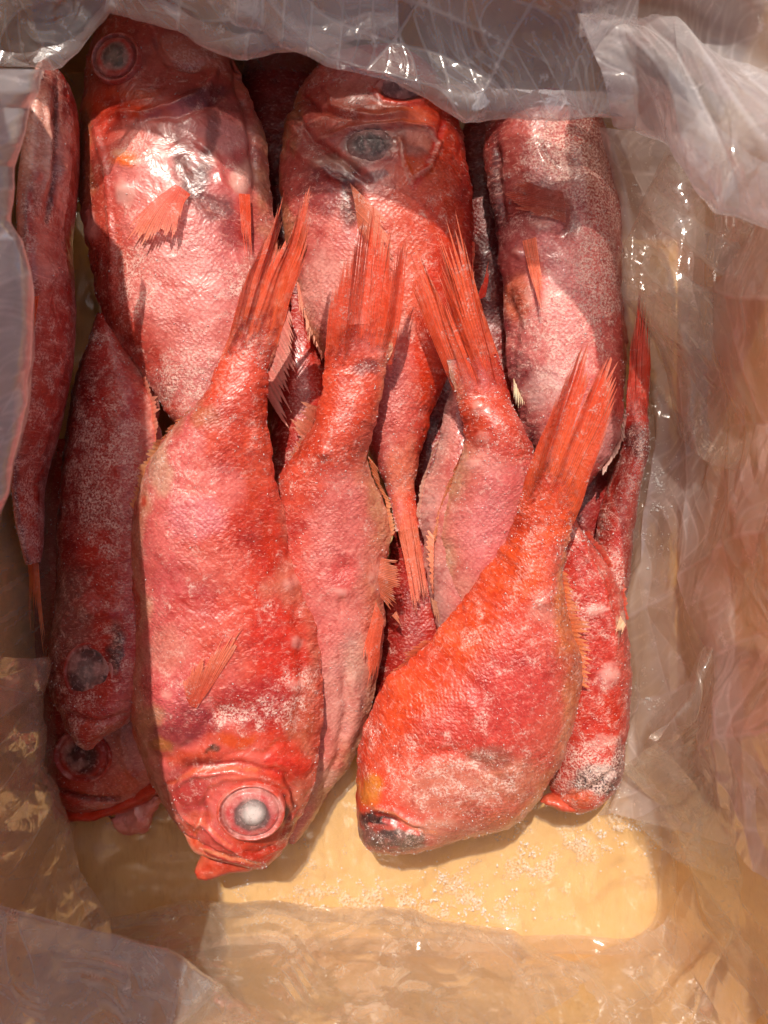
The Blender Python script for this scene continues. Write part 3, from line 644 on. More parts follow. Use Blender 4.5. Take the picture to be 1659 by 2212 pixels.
fin_on(A, 'pelvic_fin', [(516, 418), (540, 420)], [(530, 590), (548, 582)], .003, .006, n=9, jag=.2, cb=(206, 70, 46), ct=(196, 60, 40), seed=2)
fin(A, 'anal_fin', [(228, 700), (262, 752), (300, 795)], [(258, 835), (286, 842), (312, 836)], [.05, .05, .05], [.052, .05, .05], n=9, jag=.4, cb=(170, 84, 76), ct=(198, 150, 138), seed=3, corr=.0009)
fin(A, 'dorsal_fin', [(612, 640), (600, 740), (566, 840)], [(652, 740), (654, 830), (622, 930)], [.05, .05, .048], [.054, .052, .05], n=18, jag=.4, cb=(186, 84, 80), ct=(206, 148, 138), seed=4)
frost_on(A, 1400, 9)

B = make_fish('B', 'big orange fish at upper middle, head up, dark round patch under its jaw', [(770, 120, 890, 120), (692, 142, 940, 150), (650, 195, 970, 205), (632, 245, 992, 250), (611, 310, 1005, 310), (603, 385, 1014, 385), (612, 470, 1019, 470), (628, 560, 1022, 560), (655, 660, 1015, 660), (690, 750, 985, 740), (735, 840, 958, 825), (775, 920, 925, 910), (805, 990, 903, 985), (833, 1050, 896, 1040), (845, 1095, 899, 1085)],
          [(0, .056, .014), (.12, .052, .026), (.4, .048, .032), (.7, .044, .022), (.9, .044, .012), (1, .046, .007)],
          [(-1, TN), (-.85, (190, 90, 80)), (-.5, (210, 116, 108)), (-.15, (228, 140, 126)), (.2, (222, 100, 66)), (.6, (214, 62, 30)), (.9, (200, 60, 32)), (1, RD)], tail=54, frost=.4, wet=.4, n=360, mt=140,
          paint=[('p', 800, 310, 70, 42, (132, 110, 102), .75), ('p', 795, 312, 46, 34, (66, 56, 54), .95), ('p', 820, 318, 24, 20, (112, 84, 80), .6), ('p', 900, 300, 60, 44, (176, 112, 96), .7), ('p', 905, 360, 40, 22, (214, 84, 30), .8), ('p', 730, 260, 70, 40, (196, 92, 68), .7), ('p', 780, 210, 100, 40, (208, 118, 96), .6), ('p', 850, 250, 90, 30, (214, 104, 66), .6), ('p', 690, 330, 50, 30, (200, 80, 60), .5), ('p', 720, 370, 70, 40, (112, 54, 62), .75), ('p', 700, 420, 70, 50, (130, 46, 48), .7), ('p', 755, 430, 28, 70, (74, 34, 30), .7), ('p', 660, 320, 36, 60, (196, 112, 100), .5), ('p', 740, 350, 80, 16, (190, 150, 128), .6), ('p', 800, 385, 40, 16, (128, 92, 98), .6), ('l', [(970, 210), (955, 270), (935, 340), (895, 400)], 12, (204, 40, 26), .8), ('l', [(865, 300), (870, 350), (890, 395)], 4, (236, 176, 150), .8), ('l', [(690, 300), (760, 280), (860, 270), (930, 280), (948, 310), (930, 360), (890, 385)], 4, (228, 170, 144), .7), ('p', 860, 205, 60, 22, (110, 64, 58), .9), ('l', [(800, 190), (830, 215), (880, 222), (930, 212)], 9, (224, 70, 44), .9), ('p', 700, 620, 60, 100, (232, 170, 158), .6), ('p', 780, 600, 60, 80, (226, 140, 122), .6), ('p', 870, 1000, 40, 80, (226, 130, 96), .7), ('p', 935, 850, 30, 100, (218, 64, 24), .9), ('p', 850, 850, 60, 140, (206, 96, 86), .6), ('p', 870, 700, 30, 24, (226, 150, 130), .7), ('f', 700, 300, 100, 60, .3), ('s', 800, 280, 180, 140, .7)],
          relief=[('c', [(640, 240), (670, 300), (740, 345), (800, 390)], 8, -3.4), ('c', [(690, 300), (760, 278), (860, 268), (930, 280), (948, 310), (930, 360), (890, 388)], 6, 2.6), ('c', [(655, 210), (690, 240), (770, 255)], 7, -3.0), ('b', 860, 200, 62, 24, -4), ('c', [(800, 188), (830, 216), (880, 224), (935, 212)], 8, 1.8), ('c', [(968, 205), (952, 280), (930, 350)], 7, -1.5), ('c', [(865, 300), (872, 350), (892, 398)], 4, 1.4), ('b', 640, 270, 30, 40, 4), ('c', [(616, 300), (650, 330), (720, 380), (760, 400)], 9, 1.6), ('c', [(700, 180), (720, 230), (800, 250), (900, 240)], 8, 1.8), ('b', 870, 330, 60, 40, 1.4), ('c', [(755, 390), (775, 440), (770, 510)], 12, -2.4), ('b', 740, 345, 70, 18, 1.5)])
eye(B, 868, 190, 62, 30, [(0, (96, 62, 60)), (.5, (122, 78, 74)), (.75, (150, 84, 76)), (.9, (200, 70, 50)), (1, (190, 60, 44))], dome=.1, rim=.1, mat=DULL)  # this disc stands for the dark mouth
eye(B, 800, 312, 52, 36, [(0, (112, 92, 88)), (.35, (78, 64, 62)), (.6, (84, 66, 64)), (.8, (126, 100, 94)), (1, (140, 112, 104))], dome=.16, rim=.0, mat=DULL)
fin_on(B, 'pectoral_fin', [(756, 395), (766, 440), (774, 498)], [(872, 520), (864, 548), (852, 576)], .0022, .0055, bow=.003, n=26, jag=.1, cb=(186, 92, 70), ct=(206, 122, 98), valley=.95, seed=7, corr=.0005, alpha=.7)
fin(B, 'caudal_fin', [(848, 1092), (898, 1084)], [(893, 1318), (924, 1288)], .048, .046, n=18, jag=.14, cb=(222, 96, 70), ct=(228, 92, 74), split=((5, 0.6), (12, 0.5), (14, 0.55)), seed=8, valley=.9, rows=26, corr=.0004, fade=.38, back=30, alpha=.86)
fin(B, 'anal_fin', [(640, 600), (668, 660), (698, 740)], [(648, 690), (668, 770), (694, 812)], .048, .05, n=12, jag=.35, cb=(206, 110, 92), ct=(206, 150, 124), seed=9)
fin(B, 'dorsal_fin', [(1020, 520), (1018, 620)], [(1030, 528), (1026, 600)], .05, .054, n=8, jag=.5, cb=(206, 70, 60), ct=(226, 130, 110), seed=10)
frost_on(B, 1400, 10)

C = make_fish('C', 'frosted pink fish at upper right beside the liner with a red pelvic fin', [(1130, 212, 1230, 210), (1078, 245, 1290, 245), (1052, 290, 1310, 290), (1050, 360, 1322, 360), (1062, 450, 1343, 450), (1072, 540, 1347, 540), (1085, 630, 1352, 630), (1093, 720, 1358, 720), (1100, 800, 1357, 800), (1115, 870, 1352, 870), (1135, 930, 1340, 940), (1165, 990, 1310, 1000), (1190, 1050, 1270, 1050)],
          [(0, .05, .012), (.15, .05, .026), (.5, .048, .03), (.8, .046, .022), (1, .044, .008)],
          [(-1, VI), (-.85, (176, 96, 92)), (-.5, (222, 134, 128)), (-.1, (228, 140, 136)), (.3, (218, 110, 104)), (.65, (196, 88, 80)), (1, (170, 70, 62))], head=((164, 74, 66), .33), frost=.5, wet=.5, n=320, mt=130,
          paint=[('p', 1070, 400, 18, 120, (96, 62, 62), .6), ('p', 1200, 300, 90, 40, (180, 56, 44), .6), ('p', 1150, 440, 70, 60, (140, 50, 46), .6), ('p', 1235, 470, 22, 60, (120, 58, 56), .6), ('p', 1260, 350, 60, 60, (176, 120, 108), .5), ('p', 1120, 640, 40, 60, (200, 110, 70), .6), ('p', 1165, 480, 26, 20, (226, 160, 146), .6), ('p', 1280, 430, 40, 60, (180, 50, 42), .6), ('p', 1120, 800, 40, 50, (130, 70, 74), .6), ('p', 1180, 840, 60, 50, (220, 190, 184), .5), ('p', 1300, 950, 50, 60, (214, 150, 146), .7), ('p', 1115, 640, 20, 30, (140, 70, 50), .6), ('f', 1300, 500, 60, 300, .9), ('f', 1200, 720, 110, 160, .5), ('w', 1170, 620, 60, 120, .6), ('f', 1230, 340, 110, 110, .8), ('l', [(1175, 320), (1190, 345), (1208, 360)], 6, (70, 38, 38), .5)],
          relief=[('c', [(1165, 310), (1190, 345), (1212, 362)], 6, -.9), ('c', [(1230, 400), (1245, 450), (1230, 500), (1200, 520)], 18, -1.6), ('c', [(1072, 300), (1076, 400), (1085, 480)], 8, -2.5), ('b', 1165, 490, 30, 18, 2), ('b', 1118, 548, 12, 12, 2.5), ('c', [(1250, 300), (1265, 380), (1262, 460)], 16, 1.5), ('c', [(1100, 640), (1120, 690), (1110, 760)], 10, -1.5)])
fin_on(C, 'pectoral_fin', [(1216, 415), (1222, 450), (1222, 482)], [(1112, 378), (1088, 410), (1086, 450), (1110, 476)], .0022, .0045, bow=.0035, n=26, jag=.15, cb=(150, 56, 44), ct=(176, 74, 62), valley=.93, seed=11, alpha=.7)
fin_on(C, 'pelvic_fin', [(1128, 520), (1158, 512)], [(1166, 694), (1184, 690)], .002, .008, n=8, jag=.25, cb=(214, 106, 84), ct=(216, 84, 58), seed=12, corr=.0008)
fin(C, 'anal_fin', [(1108, 800), (1140, 846), (1184, 868)], [(1112, 884), (1140, 906), (1180, 914)], [.05, .052, .056], [.052, .054, .056], n=14, jag=.3, cb=(200, 150, 112), ct=(232, 206, 176), seed=13, valley=.62, corr=.0009)
fin(C, 'dorsal_fin', [(1352, 880), (1338, 950), (1300, 1015)], [(1358, 900), (1342, 985), (1298, 1036)], [.046, .045, .044], [.05, .05, .048], n=14, jag=.4, cb=(206, 150, 146), ct=(226, 190, 184), seed=14)
frost_on(C, 2000, 11)

I = make_fish('I', 'glossy pale edged fish mostly hidden under the third tail from the left', [(975, 835, 1010, 835), (955, 900, 1040, 900), (948, 960, 1060, 960), (925, 1020, 1080, 1020), (908, 1070, 1090, 1070), (904, 1120, 1100, 1120), (915, 1200, 1100, 1200), (930, 1290, 1090, 1290), (950, 1380, 1070, 1380), (970, 1440, 1040, 1440)],
          [(0, .044, .008), (.3, .046, .018), (.7, .046, .018), (1, .04, .008)], [(-1, (190, 150, 140)), (-.6, (206, 140, 130)), (0, (196, 70, 62)), (1, RD)], frost=.5, wet=1, n=200, mt=80)
fin(I, 'dorsal_fin', [(948, 950), (920, 1030), (906, 1120)], [(938, 960), (904, 1040), (898, 1110)], .048, .052, n=16, jag=.4, cb=(206, 150, 138), ct=(226, 200, 186), seed=15)
fin(I, 'anal_fin', [(930, 1290), (985, 1330)], [(944, 1370), (968, 1366)], .05, .046, n=9, jag=.35, cb=(170, 110, 90), ct=(150, 100, 84), seed=16)
frost_on(I, 700, 12)

F6 = make_fish('F6', 'narrow shaded fish at far right wedged against the liner, tail up', [(1250, 1480, 1290, 1480), (1240, 1420, 1320, 1420), (1245, 1330, 1345, 1330), (1260, 1240, 1364, 1240), (1278, 1170, 1369, 1165), (1296, 1100, 1372, 1095), (1318, 1045, 1384, 1025), (1338, 990, 1396, 975), (1347, 935, 1401, 930), (1351, 880, 1402, 880)],
           [(0, .03, .008), (.3, .036, .02), (.7, .044, .018), (1, .05, .008)], [(-1, RD), (-.3, (190, 66, 54)), (.4, (200, 84, 72)), (1, RD)], tail=60, frost=.75, wet=.3, n=220, mt=90,
           paint=[('p', 1372, 950, 40, 40, (90, 36, 34), .7), ('p', 1360, 1100, 30, 80, (206, 100, 88), .5)])
fin(F6, 'caudal_fin', [(1351, 900), (1402, 895)], [(1366, 690), (1386, 592), (1398, 672), (1406, 716)], zat(F6, [(1351, 900), (1402, 895)], -.0002), [.066, .068, .066, .062], n=16, jag=0.24, cb=(186, 56, 46), ct=(196, 52, 40), split=((6, 0.5), (10, 0.6)), seed=17, valley=.85, rows=26, corr=.0004, fade=.38, back=30, alpha=.86)
frost_on(F6, 2200, 13)

F5 = make_fish('F5', 'red fish at right partly under the front right fish, dark frosted patch on its head', [(1212, 1740, 1262, 1748), (1192, 1718, 1312, 1716), (1186, 1680, 1343, 1672), (1180, 1600, 1352, 1590), (1175, 1510, 1364, 1500), (1170, 1420, 1362, 1415), (1170, 1340, 1353, 1340), (1175, 1270, 1335, 1268), (1185, 1200, 1300, 1200), (1195, 1150, 1262, 1150), (1192, 1100, 1230, 1100)],
           [(0, .03, .01), (.15, .034, .022), (.5, .044, .024), (.8, .054, .016), (1, .058, .006)], [(-1, RD), (-.3, (200, 56, 38)), (.4, (206, 70, 56)), (.8, (214, 96, 80)), (1, (196, 84, 76))], frost=.7, wet=.45, ridge=.1, n=280,
           paint=[('p', 1285, 1692, 62, 36, (92, 74, 70), .8), ('p', 1290, 1696, 34, 18, (50, 40, 42), .7), ('p', 1330, 1664, 14, 30, (60, 42, 44), .6), ('p', 1310, 1670, 26, 12, (196, 176, 166), .7), ('p', 1230, 1730, 60, 24, (214, 100, 62), .7), ('p', 1290, 1540, 60, 60, (206, 56, 28), .7), ('p', 1335, 1640, 14, 50, (84, 40, 44), .6), ('p', 1300, 1600, 40, 14, (226, 150, 134), .6), ('p', 1320, 1460, 30, 26, (226, 150, 140), .6), ('p', 1285, 1320, 26, 16, (228, 170, 160), .6), ('p', 1345, 1350, 10, 30, (236, 196, 170), .8), ('f', 1280, 1660, 90, 80, .6)],
           relief=[('c', [(1195, 1715), (1230, 1722), (1290, 1700), (1330, 1660)], 7, -1.6), ('b', 1320, 1462, 26, 22, 1.0), ('b', 1282, 1318, 26, 18, .8), ('c', [(1240, 1150), (1290, 1240), (1320, 1330), (1330, 1420)], 8, 1.4)])
fin(F5, 'dorsal_fin', [(1262, 1150), (1300, 1200), (1336, 1268), (1354, 1340)], [(1280, 1142), (1320, 1202), (1352, 1266), (1366, 1340)], [.056, .052, .047, .044], [.06, .055, .05, .046], n=22, jag=.4, cb=(200, 60, 50), ct=(214, 110, 96), seed=18)
fin(F5, 'pectoral_fin', [(1340, 1330), (1352, 1350)], [(1326, 1372), (1336, 1384)], .066, .066, n=7, jag=.3, cb=(226, 170, 140), ct=(226, 150, 120), seed=19)
slab(F5, 'lower_jaw', [(1164, 1730, 1172, 1734), (1186, 1716, 1190, 1742), (1230, 1722, 1232, 1750), (1280, 1718, 1284, 1744), (1310, 1706, 1312, 1722)], [(0, .038, .002), (.4, .036, .008), (1, .03, .006)], stops=((-1, (214, 96, 66)), (0, (206, 84, 54)), (1, (190, 70, 46))))
frost_on(F5, 1500, 14)

# ---- top layer
F2 = make_fish('F2', 'pink and orange fish second from left, tail up, narrow head tucked under its neighbour', [(625, 1812, 640, 1812), (606, 1772, 668, 1772), (590, 1700, 712, 1712), (575, 1620, 768, 1630), (565, 1530, 802, 1535), (560, 1440, 820, 1440), (560, 1350, 832, 1350), (565, 1250, 832, 1270), (580, 1160, 842, 1160), (590, 1090, 834, 1085), (604, 1027, 806, 1030), (636, 977, 793, 990), (668, 925, 806, 935), (688, 875, 820, 885), (697, 810, 834, 800), (702, 770, 846, 765)],
           [(0, .024, .006), (.15, .028, .018), (.4, .046, .024), (.65, .06, .024), (.85, .076, .014), (1, .086, .007)],
           [(-1, RD), (-.4, (206, 84, 70)), (0, (220, 122, 112)), (.5, (222, 132, 118)), (.85, (206, 128, 100)), (1, CR)], tail=69, frost=.35, wet=.45, n=340,
           paint=[('p', 740, 850, 110, 120, (214, 78, 46), .8), ('p', 700, 960, 100, 70, (216, 84, 50), .7), ('p', 650, 1050, 60, 70, (214, 86, 60), .6), ('p', 760, 1120, 60, 80, (206, 100, 92), .5), ('p', 790, 800, 30, 22, (110, 50, 50), .6), ('p', 740, 1240, 36, 50, (206, 60, 56), .5), ('p', 740, 1500, 60, 120, (222, 160, 144), .6), ('p', 690, 1700, 50, 60, (214, 164, 140), .7), ('p', 770, 1420, 40, 70, (212, 170, 148), .6), ('p', 640, 1140, 30, 20, (176, 50, 44), .6), ('w', 740, 1480, 60, 200, .5), ('p', 815, 1080, 24, 60, (204, 150, 110), .6)],
           relief=[('b', 742, 1230, 30, 24, -2), ('b', 738, 1278, 18, 13, .7), ('b', 700, 980, 20, 14, 2), ('c', [(740, 1400), (752, 1520), (730, 1640), (690, 1740)], 12, -1.8), ('c', [(765, 1450), (775, 1540), (745, 1640)], 10, 1.4), ('c', [(735, 1290), (738, 1330)], 6, -1.2)])
fin(F2, 'caudal_fin', [(702, 775), (770, 752), (848, 780)], [(714, 640), (752, 545), (812, 414), (826, 470), (842, 486), (852, 560), (878, 520), (884, 560)], zat(F2, [(702, 775), (770, 752), (848, 780)], -.0002), [.098, .104, .11, .108, .106, .102, .104, .1], n=47, jag=0.20, cb=(216, 70, 44), ct=(222, 70, 48), split=((16, 0.5), (18, 0.62), (22, 0.55), (27, 0.6), (33, 0.7)), seed=20, valley=.86, rows=26, corr=.0004, fade=.38, back=30, alpha=.86)
fin(F2, 'anal_fin', [(795, 985), (806, 1030), (832, 1080), (846, 1160)], [(822, 1018), (830, 1040), (852, 1090), (856, 1150)], [.066, .062, .06, .058], [.07, .064, .06, .058], n=20, jag=.45, cb=(186, 100, 66), ct=(200, 146, 110), seed=21)
fin(F2, 'pelvic_fin', [(822, 1205), (816, 1250), (822, 1290)], [(868, 1205), (886, 1240), (886, 1262), (848, 1325)], [.066, .068, .064], [.066, .062, .06, .058], n=26, jag=.5, cb=(176, 78, 56), ct=(186, 108, 80), seed=22, valley=.8, alpha=.55, corr=.0004, bow=.002)
fin(F2, 'pelvic_fin', [(812, 1300), (830, 1340)], [(766, 1486), (790, 1496), (812, 1478)], [.066, .062], [.054, .05, .046], n=12, jag=.12, cb=(214, 92, 70), ct=(210, 78, 52), seed=23, valley=.92)
fin(F2, 'dorsal_fin', [(846, 1330), (856, 1320)], [(868, 1352), (878, 1366)], .052, .05, n=3, jag=.5, cb=(190, 100, 76), ct=(190, 120, 96), seed=24)
frost_on(F2, 1300, 15)

F3 = make_fish('F3', 'pink fish with the third tail from left, body running under the front right fish', [(1060, 1640, 1080, 1640), (1030, 1600, 1130, 1600), (1000, 1520, 1165, 1520), (975, 1420, 1180, 1420), (955, 1330, 1185, 1330), (940, 1250, 1185, 1240), (940, 1170, 1180, 1150), (956, 1100, 1172, 1070), (985, 1025, 1165, 1010), (1003, 970, 1150, 968), (1003, 920, 1128, 918), (993, 880, 1108, 872), (983, 845, 1095, 830)],
           [(0, .03, .008), (.2, .036, .02), (.5, .054, .024), (.75, .066, .02), (.9, .074, .012), (1, .082, .007)],
           [(-1, (196, 150, 118)), (-.7, (204, 120, 104)), (-.3, (220, 128, 122)), (.2, (222, 120, 118)), (.7, (210, 90, 76)), (1, RD)], tail=69, frost=.35, wet=.7, n=320,
           paint=[('p', 1045, 900, 90, 70, (212, 82, 52), .8), ('p', 1100, 960, 50, 50, (210, 84, 60), .6), ('p', 1050, 1000, 60, 30, (226, 150, 138), .5), ('p', 1050, 1130, 90, 80, (224, 130, 128), .5), ('w', 1060, 1080, 110, 160, .5), ('p', 1000, 1290, 50, 60, (206, 140, 120), .5), ('p', 970, 1300, 26, 40, (110, 70, 64), .5)],
           relief=[('b', 1036, 880, 24, 18, 1.2), ('b', 1038, 946, 20, 16, .9), ('b', 1022, 1000, 22, 16, .8)])
fin(F3, 'caudal_fin', [(982, 850), (1040, 820), (1096, 832)], [(884, 610), (880, 524), (902, 530), (930, 600), (950, 640), (948, 500), (966, 484), (988, 474), (1010, 560), (1030, 620)], zat(F3, [(982, 850), (1040, 820), (1096, 832)], -.0002), [.09, .096, .096, .092, .09, .1, .1, .1, .096, .092], n=47, jag=0.21, cb=(216, 72, 48), ct=(222, 76, 44), split=((12, 0.6), (16, 0.5), (18, 0.5), (22, 0.5), (27, 0.55), (29, 0.6)), seed=25, valley=.8, rows=26, corr=.0004, fade=.38, back=30, alpha=.86)
fin(F3, 'anal_fin', [(1003, 960), (985, 1025), (956, 1100), (940, 1170)], [(1000, 965), (968, 1040), (938, 1110), (926, 1180)], [.062, .06, .057, .056], [.066, .064, .06, .058], n=22, jag=.4, cb=(190, 110, 80), ct=(204, 146, 112), seed=26)
fin(F3, 'dorsal_fin', [(938, 1160), (936, 1280)], [(912, 1130), (930, 1290)], .058, .056, n=12, jag=.3, cb=(206, 120, 96), ct=(214, 130, 104), seed=27)
frost_on(F3, 1800, 16)

F1 = make_fish('F1', 'largest front left fish, head down with a white lensed eye and open jaw', [(560, 1868, 580, 1868), (510, 1856, 600, 1848), (428, 1828, 622, 1820), (386, 1780, 645, 1775), (340, 1712, 676, 1710), (313, 1650, 688, 1645), (285, 1560, 696, 1560), (276, 1471, 697, 1465), (281, 1371, 690, 1371), (284, 1280, 672, 1280), (285, 1190, 634, 1190), (293, 1104, 620, 1104), (315, 1022, 594, 1030), (350, 962, 585, 955), (412, 893, 578, 880), (447, 850, 579, 830), (470, 790, 584, 780), (492, 735, 600, 737)],
           [(0, .050, .007), (.08, .052, .018), (.2, .054, .028), (.4, .060, .032), (.6, .066, .030), (.8, .08, .018), (1, .094, .008)],
           [(-1, (190, 84, 60)), (-.88, (206, 150, 120)), (-.62, (214, 106, 104)), (-.25, (222, 116, 110)), (.1, (218, 96, 76)), (.4, (214, 66, 34)), (.7, (204, 60, 34)), (.86, (208, 120, 92)), (1, (200, 90, 66))], head=((196, 52, 32), .17), tail=78, frost=.36, wet=.6, n=420, mt=170, ridge=-.05,
           paint=[('p', 520, 860, 100, 150, (220, 82, 52), .85), ('p', 560, 1000, 60, 160, (216, 78, 46), .7), ('p', 480, 1050, 60, 60, (228, 130, 122), .5), ('p', 420, 1120, 70, 60, (222, 128, 136), .6), ('p', 400, 1250, 90, 60, (204, 90, 96), .5), ('p', 470, 1220, 80, 60, (226, 116, 98), .5), ('p', 420, 1310, 80, 36, (200, 66, 60), .5), ('p', 360, 1400, 50, 60, (222, 150, 132), .5), ('p', 590, 1150, 30, 120, (204, 50, 20), .6), ('p', 600, 1400, 70, 130, (208, 50, 26), .8), ('p', 630, 1250, 36, 60, (206, 110, 84), .6), ('p', 360, 1520, 60, 60, (212, 96, 100), .7), ('p', 320, 1560, 40, 50, (200, 140, 100), .7), ('p', 430, 1560, 60, 50, (150, 44, 56), .65), ('p', 560, 1520, 110, 60, (176, 40, 34), .7), ('p', 370, 1590, 60, 30, (140, 56, 64), .7), ('p', 345, 1615, 34, 18, (176, 120, 60), .7), ('p', 510, 1600, 60, 20, (214, 84, 30), .8), ('p', 457, 1622, 14, 10, (84, 50, 28), .8), ('p', 410, 1640, 70, 22, (196, 76, 34), .6), ('p', 630, 1650, 60, 30, (226, 60, 40), .7), ('p', 650, 1560, 36, 60, (196, 96, 62), .5), ('p', 400, 1720, 50, 40, (186, 50, 46), .6), ('p', 560, 1840, 60, 30, (206, 62, 36), .7), ('p', 430, 1770, 40, 26, (214, 90, 50), .5), ('p', 590, 1800, 40, 40, (190, 50, 26), .5), ('s', 480, 1720, 230, 180, .9), ('w', 380, 1340, 100, 200, .4), ('w', 560, 740, 40, 100, .6), ('f', 560, 1540, 120, 50, .6), ('f', 550, 720, 40, 60, .6), ('f', 640, 1480, 50, 70, .5), ('f', 400, 1000, 60, 120, .4), ('p', 345, 1020, 26, 60, (206, 170, 140), .6), ('p', 440, 900, 40, 30, (190, 120, 80), .6),
                  ('l', [(367, 1690), (420, 1668), (480, 1660), (560, 1664)], 7, (228, 120, 66), .6), ('l', [(350, 1700), (420, 1650), (520, 1645), (620, 1668)], 5, (160, 34, 22), .6), ('l', [(425, 1832), (490, 1852), (560, 1868)], 6, (236, 150, 104), .8), ('l', [(452, 1700), (480, 1682), (560, 1678), (618, 1700)], 5, (226, 110, 80), .5), ('l', [(440, 1720), (452, 1790), (500, 1826)], 6, (150, 34, 26), .5), ('l', [(625, 1700), (644, 1750), (620, 1810)], 6, (140, 30, 22), .5), ('p', 612, 1745, 16, 34, (84, 40, 40), .7), ('p', 430, 1650, 50, 14, (140, 44, 30), .6), ('l', [(425, 1800), (432, 1775), (450, 1790), (500, 1830)], 6, (226, 110, 70), .7)],
           relief=[('c', [(312, 1632), (360, 1640), (430, 1600), (460, 1540), (450, 1480)], 12, -1.8), ('c', [(355, 1700), (420, 1654), (520, 1648), (620, 1672), (650, 1730)], 9, -1.6), ('c', [(365, 1705), (425, 1672), (500, 1666), (560, 1672)], 6, 1.6), ('b', 543, 1755, 92, 80, 2.2), ('c', [(425, 1790), (436, 1772), (455, 1795), (510, 1838), (570, 1862)], 6, 2.2), ('c', [(410, 1815), (470, 1845), (540, 1866)], 5, -1.6), ('c', [(460, 1690), (440, 1740), (455, 1800)], 7, -1.6), ('b', 400, 1720, 44, 50, 1.6), ('b', 360, 1510, 50, 44, 2.4), ('b', 640, 1385, 20, 18, 1.0), ('b', 630, 1260, 24, 18, .7), ('b', 640, 1480, 28, 24, .8), ('c', [(640, 1290), (655, 1380), (650, 1500), (640, 1600)], 14, -1.4), ('c', [(540, 840), (560, 960), (590, 1080), (620, 1200)], 16, 1.2), ('b', 500, 1540, 70, 26, -1.6), ('c', [(620, 1680), (640, 1740), (610, 1810)], 8, -1.4), ('b', 460, 1300, 80, 60, -1.2), ('c', [(345, 1690), (378, 1760), (430, 1815)], 6, -1.2), ('c', [(370, 1700), (400, 1765), (425, 1780)], 5, 1.0), ('c', [(450, 1700), (480, 1680), (560, 1676), (620, 1700), (636, 1760), (610, 1812)], 6, 1.3), ('c', [(560, 1640), (600, 1610), (640, 1600)], 8, -.8), ('c', [(470, 1640), (520, 1622), (580, 1630)], 7, -.8), ('c', [(590, 1830), (560, 1845), (520, 1838)], 5, -.9), ('b', 588, 1835, 9, 7, -1.2)])
eye(F1, 543, 1753, 75, 65, [(0, (150, 130, 124)), (.34, (124, 100, 96)), (.46, (104, 74, 70)), (.54, (176, 82, 80)), (.66, (190, 62, 60)), (.80, (186, 116, 108)), (.88, (110, 44, 38)), (.95, (176, 84, 70)), (1, (176, 50, 32))], lens=(5, -3, 31), dome=.34, ang=-.15, rim=.05)
slab(F1, 'lower_jaw', [(423, 1873, 432, 1899), (430, 1856, 456, 1898), (444, 1838, 492, 1888), (486, 1836, 540, 1876), (530, 1845, 578, 1872)], [(0, .040, .003), (.3, .040, .006), (1, .046, .007)], stops=((-1, (226, 110, 80)), (-.3, (208, 62, 36)), (.4, (220, 96, 66)), (1, (190, 50, 36))), bumpy=.001)
slab(F1, 'maxilla', [(398, 1798, 404, 1804), (400, 1806, 440, 1778), (420, 1838, 452, 1796), (470, 1856, 490, 1830), (540, 1872, 548, 1850), (572, 1872, 576, 1862)], [(0, .058, .002), (.35, .064, .004), (.7, .060, .004), (1, .052, .003)], stops=((-1, (236, 170, 140)), (-.3, (214, 84, 52)), (.4, (226, 120, 80)), (1, (200, 62, 40))), bumpy=.0006)
fin_on(F1, 'pectoral_fin', [(402, 1508), (412, 1526), (426, 1530)], [(398, 1462), (440, 1400), (482, 1360), (524, 1338), (552, 1344)], .0010, .0030, n=28, jag=.2, cb=(190, 60, 44), ct=(230, 118, 94), valley=.92, seed=30, alpha=.8)
fin(F1, 'caudal_fin', [(490, 748), (540, 728), (600, 742)], [(520, 620), (556, 536), (584, 480), (612, 428), (606, 520), (614, 530), (634, 480), (652, 440), (676, 412), (664, 520), (640, 612)], zat(F1, [(490, 748), (540, 728), (600, 742)], -.0002), [.104, .108, .11, .114, .108, .108, .112, .114, .116, .112, .106], n=54, jag=0.15, cb=(222, 86, 58), ct=(224, 70, 48), split=((17, 0.6), (21, 0.62), (22, 0.55), (24, 0.6)), seed=31, valley=.9, rows=26, corr=.0004, fade=.38, back=30, alpha=.86)
fin(F1, 'dorsal_fin', [(440, 872), (412, 893), (350, 962), (318, 1020), (294, 1104)], [(412, 876), (374, 908), (322, 956), (290, 1012), (274, 1086)], [.076, .075, .07, .066, .062], [.08, .078, .074, .068, .064], n=30, jag=.5, cb=(206, 120, 76), ct=(226, 170, 136), seed=32)
fin(F1, 'dorsal_fin', [(286, 1190), (284, 1280), (281, 1371), (277, 1440)], [(256, 1200), (248, 1300), (250, 1370), (262, 1440)], [.06, .058, .055, .053], [.06, .056, .052, .05], n=24, jag=.6, cb=(190, 80, 48), ct=(220, 160, 124), seed=33, valley=.6)
fin(F1, 'anal_fin', [(634, 1195), (672, 1280), (690, 1371), (696, 1440)], [(648, 1196), (690, 1282), (706, 1371), (709, 1440)], [.06, .058, .055, .053], [.06, .057, .054, .052], n=30, jag=.4, cb=(204, 84, 60), ct=(220, 130, 100), seed=34)
frost_on(F1, 1800, 17)

